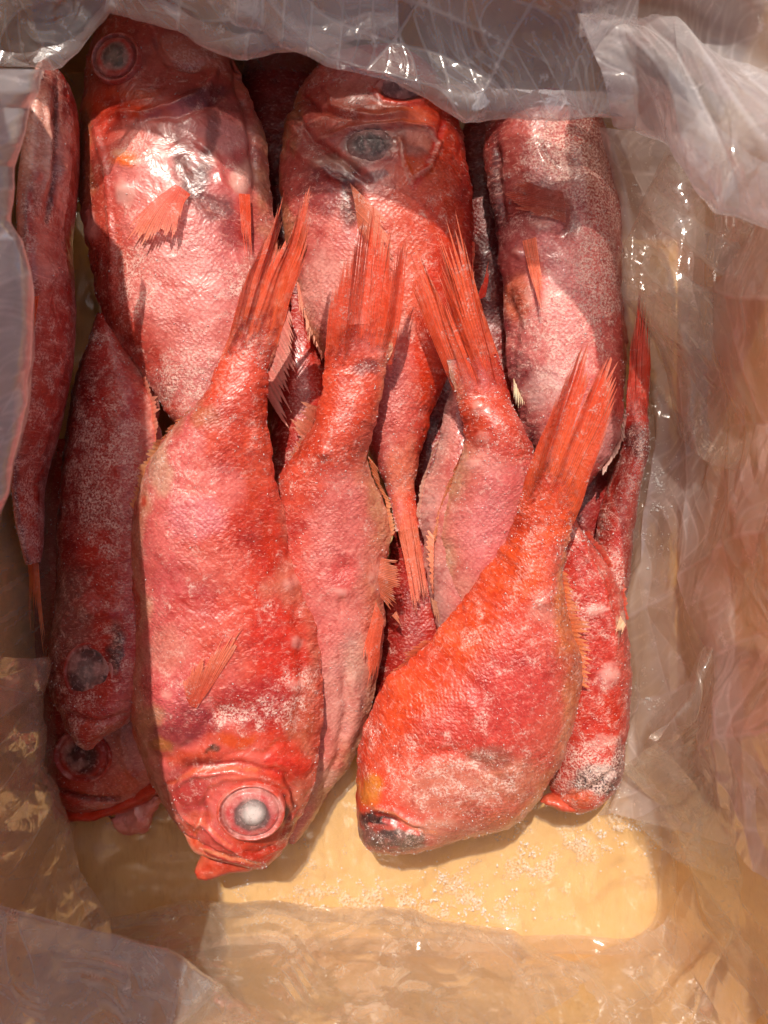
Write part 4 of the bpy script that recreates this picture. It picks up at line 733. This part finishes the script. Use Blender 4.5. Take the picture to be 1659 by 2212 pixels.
F4 = make_fish('F4', 'front right orange fish lying diagonally, a dark frosted snout at its lower tip', [(772, 1772, 778, 1806), (768, 1715, 804, 1837), (770, 1660, 852, 1843), (780, 1595, 930, 1835), (803, 1535, 1020, 1806), (835, 1473, 1106, 1781), (880, 1435, 1170, 1715), (930, 1388, 1220, 1630), (975, 1332, 1247, 1525), (1020, 1271, 1250, 1430), (1060, 1215, 1228, 1340), (1090, 1170, 1215, 1260), (1110, 1125, 1224, 1190), (1122, 1080, 1238, 1125)],
           [(0, .044, .008), (.08, .048, .02), (.25, .056, .028), (.5, .065, .032), (.75, .076, .024), (.9, .09, .014), (1, .098, .008)],
           [(-1, (204, 70, 40)), (-.7, (216, 76, 36)), (-.2, (218, 74, 46)), (.25, (212, 90, 72)), (.6, (214, 100, 80)), (.85, (220, 140, 100)), (1, CR)], tail=78, frost=.45, wet=.3, n=420, mt=170,
           paint=[('p', 1180, 1120, 80, 80, (224, 84, 34), .8), ('p', 1110, 1230, 90, 80, (226, 86, 36), .8), ('p', 1000, 1360, 90, 60, (222, 84, 38), .7), ('p', 890, 1500, 90, 60, (222, 82, 36), .7), ('p', 1100, 1480, 110, 90, (202, 66, 56), .7), ('p', 1030, 1560, 130, 70, (206, 70, 58), .6), ('p', 1230, 1330, 40, 110, (226, 140, 84), .7), ('p', 1240, 1480, 30, 80, (214, 130, 84), .6), ('p', 990, 1700, 150, 70, (206, 128, 100), .65), ('p', 1100, 1680, 80, 50, (214, 144, 112), .6), ('p', 1060, 1640, 60, 24, (150, 96, 76), .5), ('p', 960, 1790, 120, 30, (216, 150, 124), .6), ('p', 800, 1705, 34, 36, (214, 130, 50), .8), ('p', 850, 1812, 70, 32, (100, 80, 70), .8), ('p', 840, 1806, 30, 16, (74, 58, 52), .6), ('p', 880, 1822, 26, 14, (128, 110, 92), .5), ('p', 812, 1768, 46, 20, (52, 36, 34), .85), ('p', 895, 1815, 24, 24, (104, 84, 66), .7), ('p', 790, 1800, 24, 30, (104, 86, 78), .7), ('l', [(830, 1770), (870, 1785), (900, 1800)], 8, (214, 60, 40), .8), ('l', [(800, 1780), (850, 1788)], 7, (206, 90, 70), .6), ('p', 860, 1640, 70, 50, (212, 84, 56), .6), ('f', 980, 1700, 200, 100, .35), ('f', 850, 1800, 100, 60, .15), ('s', 880, 1740, 140, 120, .8), ('p', 1170, 1320, 40, 30, (230, 160, 138), .4), ('l', [(800, 1740), (850, 1760), (900, 1790), (940, 1800)], 5, (226, 140, 90), .6)],
           relief=[('c', [(782, 1760), (830, 1765), (880, 1790), (920, 1800)], 9, -2.6), ('c', [(800, 1735), (850, 1752), (910, 1785)], 7, 1.5), ('b', 850, 1812, 56, 24, 2.2), ('c', [(900, 1640), (980, 1620), (1050, 1660), (1100, 1700)], 12, -1.2), ('c', [(1000, 1500), (1060, 1600), (1080, 1700)], 20, 1.2), ('b', 1050, 1650, 50, 24, -1.4), ('b', 1172, 1300, 26, 20, 1.4)])
fin(F4, 'caudal_fin', [(1118, 1098), (1180, 1045), (1240, 1126)], [(1160, 960), (1200, 860), (1250, 760), (1274, 732), (1262, 800), (1280, 830), (1300, 790), (1318, 766), (1330, 800), (1334, 862), (1316, 930), (1280, 1030)], zat(F4, [(1118, 1098), (1180, 1045), (1240, 1126)], -.0002), [.106, .112, .118, .12, .116, .114, .118, .12, .12, .116, .112, .106], n=54, jag=0.11, cb=(222, 82, 46), ct=(220, 64, 40), split=((18, 0.55), (22, 0.62), (27, 0.6), (33, 0.75)), seed=40, valley=.92, rows=26, corr=.0004, fade=.38, back=30, alpha=.86)
fin(F4, 'dorsal_fin', [(1214, 1235), (1226, 1320), (1250, 1420), (1252, 1480)], [(1234, 1236), (1252, 1300), (1284, 1350), (1298, 1424), (1276, 1494)], [.08, .076, .068, .064], [.084, .08, .074, .068, .064], n=26, jag=.5, cb=(212, 104, 62), ct=(216, 150, 112), seed=41, valley=.5, corr=.0009, alpha=.7)
fin(F4, 'anal_fin', [(936, 1384), (880, 1436), (836, 1474)], [(900, 1384), (844, 1432), (814, 1480)], [.064, .058, .054], [.068, .062, .056], n=16, jag=.3, cb=(212, 84, 60), ct=(222, 130, 96), seed=42)
fin(F4, 'pelvic_fin', [(1020, 1806), (1060, 1797), (1100, 1783)], [(1024, 1812), (1060, 1806), (1096, 1790)], [.05, .05, .05], [.044, .044, .046], n=10, jag=.4, cb=(212, 130, 100), ct=(220, 150, 120), seed=43)
frost_on(F4, 2600, 18)

# ------------------------------------------------------------------ ground and box
g = mesh_obj('ground', [(-60, -60, -.012), (60, -60, -.012), (60, 60, -.012), (-60, 60, -.012)], [(0, 1, 2, 3)], GROUND, smooth=False)
g['kind'] = 'structure'
BX, BL, BY, BH, TH = .172, .192, .258, .155, .004
box = thing('cardboard_box', 'open tan cardboard box holding the fish, its flaps standing up', 'box')
def board(name, a, b, c, d, nrm, parent=box):
    """a board between four corners a,b,c,d with thickness along nrm, softly bowed"""
    a, b, c, d, nrm = map(lambda q: np.array(q, float), (a, b, c, d, nrm))
    nu, nv = 24, 12; u = np.linspace(0, 1, nu)[:, None, None]; v = np.linspace(0, 1, nv)[None, :, None]
    p = a * (1 - u) * (1 - v) + b * u * (1 - v) + c * u * v + d * (1 - u) * v
    p = p + nrm * (.0007 * perlin(p * 14 + 2))[..., None]
    q = p + nrm * TH
    vs = np.vstack([p.reshape(-1, 3), q.reshape(-1, 3)]); k = nu * nv
    f1 = grid_faces(nu, nv); fs = [tuple(x) for x in f1.tolist()] + [tuple(x[::-1]) for x in (f1 + k).tolist()]
    rim = [i * nv for i in range(nu)] + [(nu - 1) * nv + j for j in range(1, nv)] + [i * nv + nv - 1 for i in range(nu - 2, -1, -1)] + [j for j in range(nv - 2, 0, -1)]
    for i in range(len(rim)):
        x, y = rim[i], rim[(i + 1) % len(rim)]; fs.append((y, x, x + k, y + k))
    return mesh_obj(name, vs, fs, CARD, parent, smooth=False)
board('bottom', (-BL - .007, -BY - .007, -.001), (BX + .007, -BY - .007, -.001), (BX + .007, BY + .007, -.001), (-BL - .007, BY + .007, -.001), (0, 0, -1))
board('wall', (-BL, -BY - .003, -.003), (-BL, BY + .003, -.003), (-BL, BY + .003, BH), (-BL, -BY - .003, BH), (-1, 0, 0))
board('wall', (BX, -BY - .003, -.003), (BX, BY + .003, -.003), (BX, BY + .003, BH), (BX, -BY - .003, BH), (1, 0, 0))
board('wall', (-BL - .006, -BY, -.004), (BX + .006, -BY, -.004), (BX + .006, -BY, BH - .001), (-BL - .006, -BY, BH - .001), (0, -1, 0))
board('wall', (-BL - .006, BY, -.004), (BX + .006, BY, -.004), (BX + .006, BY, BH - .001), (-BL - .006, BY, BH - .001), (0, 1, 0))
board('flap', (-BL, -.195, BH + .002), (-BL, .25, BH + .002), (-.153, .25, .27), (-.115, -.185, .27), (-.8, 0, .3))  # left flap, out of view; lean and edge shaped to cast the left-side shadow
board('flap', (BX, -.245, BH + .002), (BX, .245, BH + .002), (.28, .245, .19), (.28, -.245, .19), (-.3, 0, .8))
board('flap', (-.18, BY, BH + .002), (.16, BY, BH + .002), (.16, .37, .17), (-.18, .37, .17), (0, -.3, .8))
board('flap', (-.18, -BY, BH + .002), (.16, -BY, BH + .002), (.16, -.37, .13), (-.18, -.37, .13), (0, .2, -.8))

# ------------------------------------------------------------------ the plastic liner
liner = thing('plastic_liner', 'crumpled clear plastic bag lining the box and gathered over its rim', 'plastic bag')
def crumple(p, amp, size, seed, k=9, aniso=None, decay=.60):
    """creased film: triangle waves folded along many directions, warped and masked"""
    r = np.random.default_rng(seed); h = np.zeros(p.shape[:-1])
    for i in range(k):
        a = r.uniform(0, np.pi) if aniso is None else r.normal(aniso, .45)
        d = np.array([np.cos(a), np.sin(a)]); sz = size * (.72 ** i) * 1.6
        q = np.concatenate([p, np.zeros(p.shape[:-1] + (1,))], -1)
        wob = perlin(q / (sz * 2.2) + 7.1 * i + seed) * .9
        x = (p @ d) / sz + wob + r.random()
        tri = np.abs(2 * (x - np.floor(x)) - 1)
        m = sstep(-.15, .35, perlin(q / (sz * 3) + 3.3 * i + 2 * seed))
        h = h + amp * (decay ** i) * (tri - .5) * m
    return h
def sheet(name, rows, nu, nv, amp, size, seed, mat, aniso=None, decay=.60, smooth_rows=True, fold=True, edge0=0.0, jit=0.0):
    R = [resample(np.asarray(r, float), nu) for r in rows]
    A = np.stack(R, 0)                                   # rows, nu, 3 (px, py, z)
    m = len(rows)
    t = np.linspace(0, m - 1, nv)
    if m > 2:
        B = np.stack([catmull(A[:, i], nv) for i in range(nu)], 1)
    else:
        B = A[0][None] * (1 - t[:, None, None]) + A[1][None] * t[:, None, None]
    v = Pa(B)
    du = np.linalg.norm(np.diff(v, axis=1), axis=-1).mean(0); dv = np.linalg.norm(np.diff(v, axis=0), axis=-1).mean(1)
    S = np.stack(np.broadcast_arrays(np.r_[0, np.cumsum(du)][None, :], np.r_[0, np.cumsum(dv)][:, None]), -1)
    h = crumple(S, amp, size, seed, aniso=aniso, decay=decay)
    ta, tb = np.gradient(v, axis=0), np.gradient(v, axis=1)
    nn = np.cross(ta, tb); nn /= np.linalg.norm(nn, axis=-1, keepdims=True) + 1e-12
    if nn[..., 2].mean() < 0: nn = -nn
    v = v + nn * h[..., None]
    q3 = np.concatenate([S, np.zeros(S.shape[:-1] + (1,))], -1)
    v = v + nn * (.003 * fbm(q3 / .07 + seed, 2))[..., None]
    if jit:
        v[..., 0] += jit * perlin(q3 / .03 + 40); v[..., 1] += jit * perlin(q3 / .03 + 50)
    lap = np.abs(np.gradient(np.gradient(h, axis=0), axis=0)) + np.abs(np.gradient(np.gradient(h, axis=1), axis=1))
    mask = np.zeros(v.shape); mask[..., 0] = np.clip(lap / (np.percentile(lap, 97) + 1e-9), 0, 1) * .55
    if edge0: mask[..., 0] += edge0 * np.exp(-np.arange(nv) / nv * 16)[:, None]
    mask[..., 1] = .25
    o = mesh_obj(name, v.reshape(-1, 3), grid_faces(nv, nu), mat, liner, None, mask.reshape(-1, 3))
    o['_pts'] = 0; del o['_pts']
    return v, nn, o
# floor and walls
nx, ny = 200, 300
X, Y = np.meshgrid(np.linspace(-.186, .166, nx), np.linspace(-.252, .252, ny), indexing='xy')
h = crumple(np.stack([X, Y], -1), .0048, .05, 5, decay=.66)
q3 = np.stack([X, Y, 0 * X], -1)
edge = np.minimum(.176 - np.abs(X + .01), .252 - np.abs(Y))
Zf = .0060 + np.clip(h + .0012 * fbm(q3 / .04, 3), -.0045, 1) + .010 * np.exp(-edge / (.007 + .012 * np.clip(perlin(q3 / .05 + 5) + .3, 0, 1))) * (.6 + .8 * perlin(q3 / .03 + 2))
FLOOR = np.stack([X, Y, Zf], -1)
mask = np.zeros(FLOOR.shape); mask[..., 1] = .3 * sstep(0, .3, fbm(q3 / .03 + 9, 3)); mask[..., 0] = .1
fpx, fpy = proj(FLOOR)
for gx, gy, grx, gry, ga in ((1000, 1930, 130, 40, .9), (1150, 1860, 70, 50, .9), (880, 1950, 160, 50, .8), (700, 1930, 90, 60, .7), (1320, 1790, 110, 80, .9), (1100, 1960, 90, 40, .6)):
    mask[..., 1] += ga * np.exp(-((fpx - gx) / grx) ** 2 - ((fpy - gy) / gry) ** 2) * sstep(-.1, .3, fbm(q3 / .018 + 4, 3))
mesh_obj('floor_film', FLOOR.reshape(-1, 3), grid_faces(ny, nx), FILM_WALL, liner, None, mask.reshape(-1, 3))
def tub(name, seed, inset, z0, z1, amp, size):
    ns, nt = 820, 110
    a = .175 - inset; b = .251 - inset; rc = .022
    pts = [(a, -.12)]
    for cx, cy, a0 in ((a - rc, -b + rc, 0), (-a + rc, -b + rc, -90), (-a + rc, b - rc, -180), (a - rc, b - rc, -270)):
        for k in range(9):
            an = math.radians(a0 - k * 90 / 8); pts.append((cx + rc * math.cos(an), cy + rc * math.sin(an)))
    s = resample(np.array(pts), ns)
    nrm = np.gradient(s, axis=0); nrm = np.stack([-nrm[:, 1], nrm[:, 0]], 1); nrm /= np.linalg.norm(nrm, axis=1)[:, None]
    if np.sum(nrm * s) > 0: nrm = -nrm
    sl = np.r_[0, np.cumsum(np.linalg.norm(np.diff(s, axis=0), axis=1))]
    z = np.linspace(z0, z1, nt)
    S = np.stack(np.broadcast_arrays(sl[None, :], z[:, None] * .55), -1)
    h = crumple(S, amp, size, seed, aniso=.25) + amp * .8
    q3 = np.concatenate([S, np.zeros(S.shape[:-1] + (1,))], -1)
    h = h + .003 * (fbm(q3 / .09 + seed, 2) + .3)
    h = np.clip(h, -.003, .03)
    v = np.zeros((nt, ns, 3)); v[..., :2] = s[None] + np.array([-.010, 0]) + nrm[None] * h[..., None] - nrm[None] * (.004 * (z / z1) ** 2)[:, None, None]
    v[..., 2] = z[:, None] + .0015 * perlin(q3 / .02)
    lap = np.abs(np.gradient(np.gradient(h, axis=1), axis=1)); mask = np.zeros(v.shape); mask[..., 0] = np.clip(lap / np.percentile(lap, 97), 0, 1) * .4
    mask[..., 1] = .15
    mesh_obj(name, v.reshape(-1, 3), grid_faces(nt, ns), FILM_WALL, liner, None, mask.reshape(-1, 3))
tub('wall_film', 11, .0, .004, .156, .0045, .06)
Z = lambda poly, z: [(x, y, z) for x, y in poly]
# sheet gathered over the fish heads at the top
E1 = [(500, 40), (573, 74), (653, 133), (700, 160), (786, 183), (886, 207), (970, 223), (1053, 240), (1106, 252), (1196, 275), (1289, 275), (1381, 262)]
up = lambda P_, dx, dy, z: [(x + dx, y + dy, z) for x, y in P_]
sheet('rim_or_shade_fold', [up(E1, 0, -70, .108), up(E1, 0, -14, .112), up(E1, 0, 0, .118), up(E1, 0, -16, .124), up(E1, 0, -90, .128), up(E1, 0, -190, .134), up(E1, 20, -330, .15)], 340, 200, .0095, .075, 21, FILM_FOLD, decay=.66)
E2 = [(225, 26), (330, 60), (420, 95), (510, 112), (620, 112), (720, 100), (860, 90)]
sheet('rim_or_shade_fold', [up(E2, 0, -50, .106), up(E2, 0, -10, .109), up(E2, 0, 0, .113), up(E2, 0, -12, .117), up(E2, 0, -80, .122), up(E2, 0, -220, .135)], 260, 120, .0085, .065, 22, FILM_FOLD, decay=.66)
E3 = [(-120, 190), (-40, 168), (0, 152), (50, 157), (90, 162), (130, 150), (175, 115), (205, 75), (245, 24), (310, -30)]
sheet('rim_or_shade_fold', [up(E3, 0, -46, .104), up(E3, 0, -9, .107), up(E3, 0, 0, .111), up(E3, 0, -10, .116), up(E3, -10, -70, .122), up(E3, -20, -160, .13), up(E3, -20, -260, .14)], 220, 140, .010, .05, 23, FILM_FOLD, decay=.66)
# unseen film bands added above the frame to shade the back and right
def W(*p):
    out = []
    for q in p:
        a, b = proj(np.array(q, float)); out.append((float(a), float(b), q[2]))
    return out
SHADE_B = [(-.15, .236, .262), (-.09, .224, .266), (-.03, .208, .27), (.03, .190, .27), (.070, .165, .266), (.092, .135, .262), (.104, .09, .262)]
wo = lambda pts, dx, dy, dz: W(*[(x + dx, y + dy, z + dz) for x, y, z in pts])
SHADE_B = [(x - .011, y + .070, z) for x, y, z in SHADE_B]
sheet('rim_or_shade_fold', [wo(SHADE_B, .012, .050, -.014), wo(SHADE_B, .008, .03, -.004), wo(SHADE_B, 0, 0, 0), wo(SHADE_B, .004, .012, .012), wo(SHADE_B, .012, .045, .008)], 200, 90, .003, .05, 41, FILM_SHADE)
SHADE_R = [(.102, .11, .262), (.112, .04, .264), (.122, -.04, .265), (.137, -.12, .265), (.158, -.21, .262)]
SHADE_R = [(x - .011, y + .070, z) for x, y, z in SHADE_R]
sheet('rim_or_shade_fold', [wo(SHADE_R, .04, 0, -.012), wo(SHADE_R, .02, 0, -.002), wo(SHADE_R, 0, 0, 0), wo(SHADE_R, .012, 0, .012), wo(SHADE_R, .036, 0, .008)], 200, 90, .003, .05, 42, FILM_WALL)
# left edge
E4 = [(96, 150), (85, 200), (64, 233), (60, 270), (54, 310), (32, 360), (28, 480), (45, 520), (52, 640), (50, 740), (44, 870), (30, 960), (15, 1060), (-10, 1160), (-30, 1300)]
sheet('rim_or_shade_fold', [up(E4, 0, 0, .158), up(E4, -8, 0, .164), up(E4, -50, 0, .17), up(E4, -130, 0, .178)], 300, 110, .006, .055, 24, FILM_EDGE, decay=.62)
# thick gathered roll close to the lens at the upper right
E5 = [(1340, 245), (1381, 262), (1410, 295), (1440, 330), (1500, 400), (1559, 460), (1620, 505), (1720, 560)]
T5 = [(1250, 40), (1340, 20), (1400, 28), (1460, 40), (1520, 92), (1600, 140), (1680, 180), (1800, 240)]
zz = [.12, .125, .135, .145, .155, .165, .172, .18]
mixr = lambda a, k, dz: [(p[0] * (1 - k) + q[0] * k, p[1] * (1 - k) + q[1] * k, z + dz) for p, q, z in zip(E5, T5, zz)]
sheet('rim_roll_or_fill', [mixr(0, .5, -.03), mixr(0, .08, -.022), mixr(0, 0, -.012), mixr(0, .06, .0), mixr(0, .45, .012), mixr(0, .92, .004), mixr(0, 1.0, -.008), mixr(0, .7, -.02)], 220, 150, .008, .05, 25, FILM_NEAR)
T6 = [(x + 40, y - 140 - 8 * k, .150 + .004 * k) for k, (x, y) in enumerate(T5)]
sheet('rim_roll_or_fill', [[(x, y + 40, z - .01) for (x, y), z in zip(T5, zz)], [(x + 8, y - 30, z - .012) for (x, y), z in zip(T5, zz)], T6, [(x + 80, y - 140, z - .01) for x, y, z in T6]], 200, 90, .004, .08, 35, FILM_NEAR)  # film sheet added to lighten the dark corner behind the roll
# right-hand film sloping from the fish out to the wall
LB = [(1300, 272), (1316, 340), (1340, 430), (1352, 510), (1346, 600), (1362, 690), (1404, 800), (1408, 900), (1394, 1020), (1374, 1110), (1372, 1210), (1356, 1300), (1372, 1450), (1370, 1520), (1356, 1600), (1342, 1690), (1310, 1760)]
zl = np.linspace(.062, .012, len(LB))
r0 = [(x - 30, y, z - .02) for (x, y), z in zip(LB, zl)]
r1 = [(x, y, z) for (x, y), z in zip(LB, zl)]
r2 = [(x + 45, y + 8, z + .004) for (x, y), z in zip(LB, zl)]
r3 = [(1500 + .3 * (x - 1370), y * 1.02, z * .5 + .035) for (x, y), z in zip(LB, zl)]
r4 = [(1556, y * 1.05 - 20, .085) for (x, y), z in zip(LB, zl)]
r5 = [(1675, y * 1.12 - 60, .13) for (x, y), z in zip(LB, zl)]
r6 = [(1760, y * 1.16 - 80, .156) for (x, y), z in zip(LB, zl)]
RS, RSn, _ = sheet('side_film', [r0, r1, r2, r3, r4, r5, r6], 460, 300, .0105, .08, 26, FILM_SIDE, aniso=1.35, decay=.66, edge0=.5, jit=.002)
r1 = [(1440, 330, .09), (1350, 520, .07), (1346, 640, .06), (1420, 760, .06), (1470, 950, .055)]
r2 = [(1640, 470, .12), (1560, 640, .09), (1540, 760, .085), (1540, 860, .08), (1530, 1000, .07)]
sheet('side_fold', [up([p[:2] for p in r1], 10, 0, .055), r1, [(.5 * (a + d), .5 * (b + e), .5 * (c + f_) + .006) for (a, b, c), (d, e, f_) in zip(r1, r2)], r2, up([p[:2] for p in r2], 60, 20, .1)], 160, 90, .006, .05, 27, FILM_WARM)
r1 = [(1680, 1180, .1), (1600, 1260, .085), (1530, 1390, .07), (1480, 1480, .05), (1400, 1560, .03)]
r2 = [(1700, 1500, .1), (1600, 1620, .08), (1500, 1640, .06), (1440, 1640, .04), (1380, 1640, .025)]
sheet('side_fold', [r1, up([p[:2] for p in r1], 10, 40, .075), r2, [(1700, 1900, .1), (1560, 1900, .07), (1470, 1860, .045), (1420, 1820, .03), (1370, 1780, .02)]], 160, 110, .006, .05, 28, FILM_WARM)
r1 = [(1340, 1660, .03), (1420, 1730, .03), (1470, 1830, .035), (1540, 1990, .05), (1680, 2230, .09), (1720, 2300, .1)]
r2 = [(1420, 1600, .05), (1500, 1690, .06), (1560, 1800, .07), (1640, 1950, .09), (1760, 2150, .12), (1800, 2250, .12)]
sheet('side_fold', [up([p[:2] for p in r1], 16, -10, .02), r1, r2], 160, 70, .005, .05, 29, FILM_WARM, edge0=.5)
# bottom folds
E6 = [(-120, 1925), (0, 1948), (67, 1965), (133, 1985), (200, 2005), (250, 2018), (300, 2038), (360, 2055), (410, 2095), (480, 2150), (560, 2230), (640, 2330)]
z6 = np.linspace(.11, .05, len(E6))
k6 = lambda dx, dy, dz: [(x + dx, y + dy, z + dz) for (x, y), z in zip(E6, z6)]
sheet('rim_or_shade_fold', [k6(-10, 60, -.012), k6(0, 10, -.008), k6(0, 0, 0), k6(-10, 20, .004), k6(-40, 140, .016), k6(-90, 330, .035)], 260, 150, .0085, .07, 30, FILM_FOLD, decay=.66)
E7 = [(240, 1975), (400, 1950), (553, 1948), (753, 1962), (886, 1972), (1020, 2004), (1106, 2012), (1156, 2038), (1239, 2071), (1306, 2101), (1400, 2160), (1500, 2240)]
k7 = lambda dy, z: [(x, y + dy, z + .00001 * abs(x - 800)) for (x, y) in E7]
sheet('bottom_fold', [k7(30, .008), k7(0, .011), k7(10, .018), k7(80, .036), k7(180, .062), k7(330, .1)], 340, 170, .0075, .07, 31, FILM_WARM, edge0=.4, decay=.67)
E8 = [(1010, 2150), (1130, 2110), (1250, 2075), (1350, 2040), (1430, 1985), (1490, 1900), (1560, 1780), (1640, 1660)]
k8 = lambda dx, dy, z: [(x + dx, y + dy, z + .004 * (i % 2)) for i, (x, y) in enumerate(E8)]
sheet('bottom_fold', [k8(0, 0, .016), k8(26, 40, .026), k8(60, 90, .046), k8(100, 160, .078), k8(150, 260, .115)], 260, 130, .007, .07, 33, FILM_WARM, aniso=.8, jit=.004)
# left wall, loose folds
r1 = [(108, 1420, .07), (90, 1600, .06), (110, 1720, .045), (150, 1790, .03), (210, 1950, .02), (240, 2060, .02)]
r2 = [(60, 1420, .09), (40, 1620, .08), (60, 1760, .065), (90, 1880, .055), (130, 2040, .045), (150, 2150, .045)]
r3 = [(-60, 1420, .13), (-80, 1620, .12), (-60, 1780, .11), (-40, 1920, .1), (-20, 2080, .09), (0, 2250, .09)]
sheet('side_fold', [up([p[:2] for p in r1], -30, 0, .02), r1, r2, r3], 200, 90, .006, .05, 32, FILM_WARM, edge0=.3, aniso=.2)

# ------------------------------------------------------------------ frost on the liner
def ice_grains(spec, seed):
    """round grains and flakes of ice on the film, clustered"""
    r = np.random.default_rng(seed); C_, S_ = [], []
    for x, y, rx, ry, n, smin, smax, src in spec:
        k = 0; tries = 0
        while k < n and tries < n * 30:
            tries += 1
            a, b = r.normal(size=2) * .5
            X_, Y_ = x + a * rx, y + b * ry
            if perlin(np.array([X_ / 26.0, Y_ / 26.0, seed * 1.7])) < .02: continue
            fx, fy, fv = src
            i = np.argmin((fx - X_) ** 2 + (fy - Y_) ** 2)
            d = CAM_Z - fv[i][2]
            C_.append([(X_ - FC) / FW * TAN * d, (FR - Y_) / FW * TAN * d, fv[i][2] + .0004]); S_.append(r.uniform(smin, smax) ** 1.0 * r.choice([.35, .45, .6, 1.0])); k += 1
    C_ = np.array(C_); S_ = np.array(S_); n = len(C_)
    oct_ = np.array([[1, 0, 0], [0, 1, 0], [-1, 0, 0], [0, -1, 0], [.62, .62, .6], [-.62, .62, .6], [-.62, -.62, .6], [.62, -.62, .6], [0, 0, 1.0]])
    fa = np.array([[0, 1, 4], [1, 2, 5], [2, 3, 6], [3, 0, 7], [1, 5, 4], [2, 6, 5], [3, 7, 6], [0, 4, 7], [4, 5, 8], [5, 6, 8], [6, 7, 8], [7, 4, 8]])
    sq = r.uniform(.6, 1.5, (n, 1, 3)); v = C_[:, None] + oct_[None] * sq * S_[:, None, None]
    faces = (fa[None] + (np.arange(n) * 9)[:, None, None]).reshape(-1, 3)
    o = mesh_obj('ice_grains', v.reshape(-1, 3), faces, ICE, smooth=False)
    o['kind'] = 'stuff'; o['label'] = 'white ice grains and frost scattered on the plastic beside the fish'
    return o
fx, fy = proj(FLOOR); fl = (fx[::2, ::2].ravel(), fy[::2, ::2].ravel(), FLOOR[::2, ::2].reshape(-1, 3))
rx_, ry_ = proj(RS); rl = (rx_[::2, ::2].ravel(), ry_[::2, ::2].ravel(), RS[::2, ::2].reshape(-1, 3))
ice_grains([(880, 1945, 190, 60, 420, .0003, .0008, fl), (1050, 1970, 110, 40, 200, .0003, .0009, fl), (1150, 1860, 60, 50, 160, .0003, .0007, fl), (990, 1900, 60, 36, 160, .0003, .0006, fl), (690, 1930, 70, 60, 160, .0003, .0006, fl), (610, 1990, 120, 40, 60, .0003, .0006, fl),
            (1290, 1800, 80, 60, 220, .0003, .0007, fl), (1330, 1700, 30, 100, 160, .0002, .0006, rl), (1410, 1080, 40, 120, 400, .0002, .0006, rl), (1400, 900, 30, 120, 120, .0002, .0005, rl), (1370, 400, 40, 100, 60, .0002, .0005, rl), (1400, 1500, 40, 40, 90, .0002, .0006, rl), (1390, 1790, 40, 70, 120, .0002, .0006, fl), (520, 1910, 60, 20, 30, .0002, .0005, fl), (800, 2060, 300, 80, 70, .0002, .0005, fl)], 3)
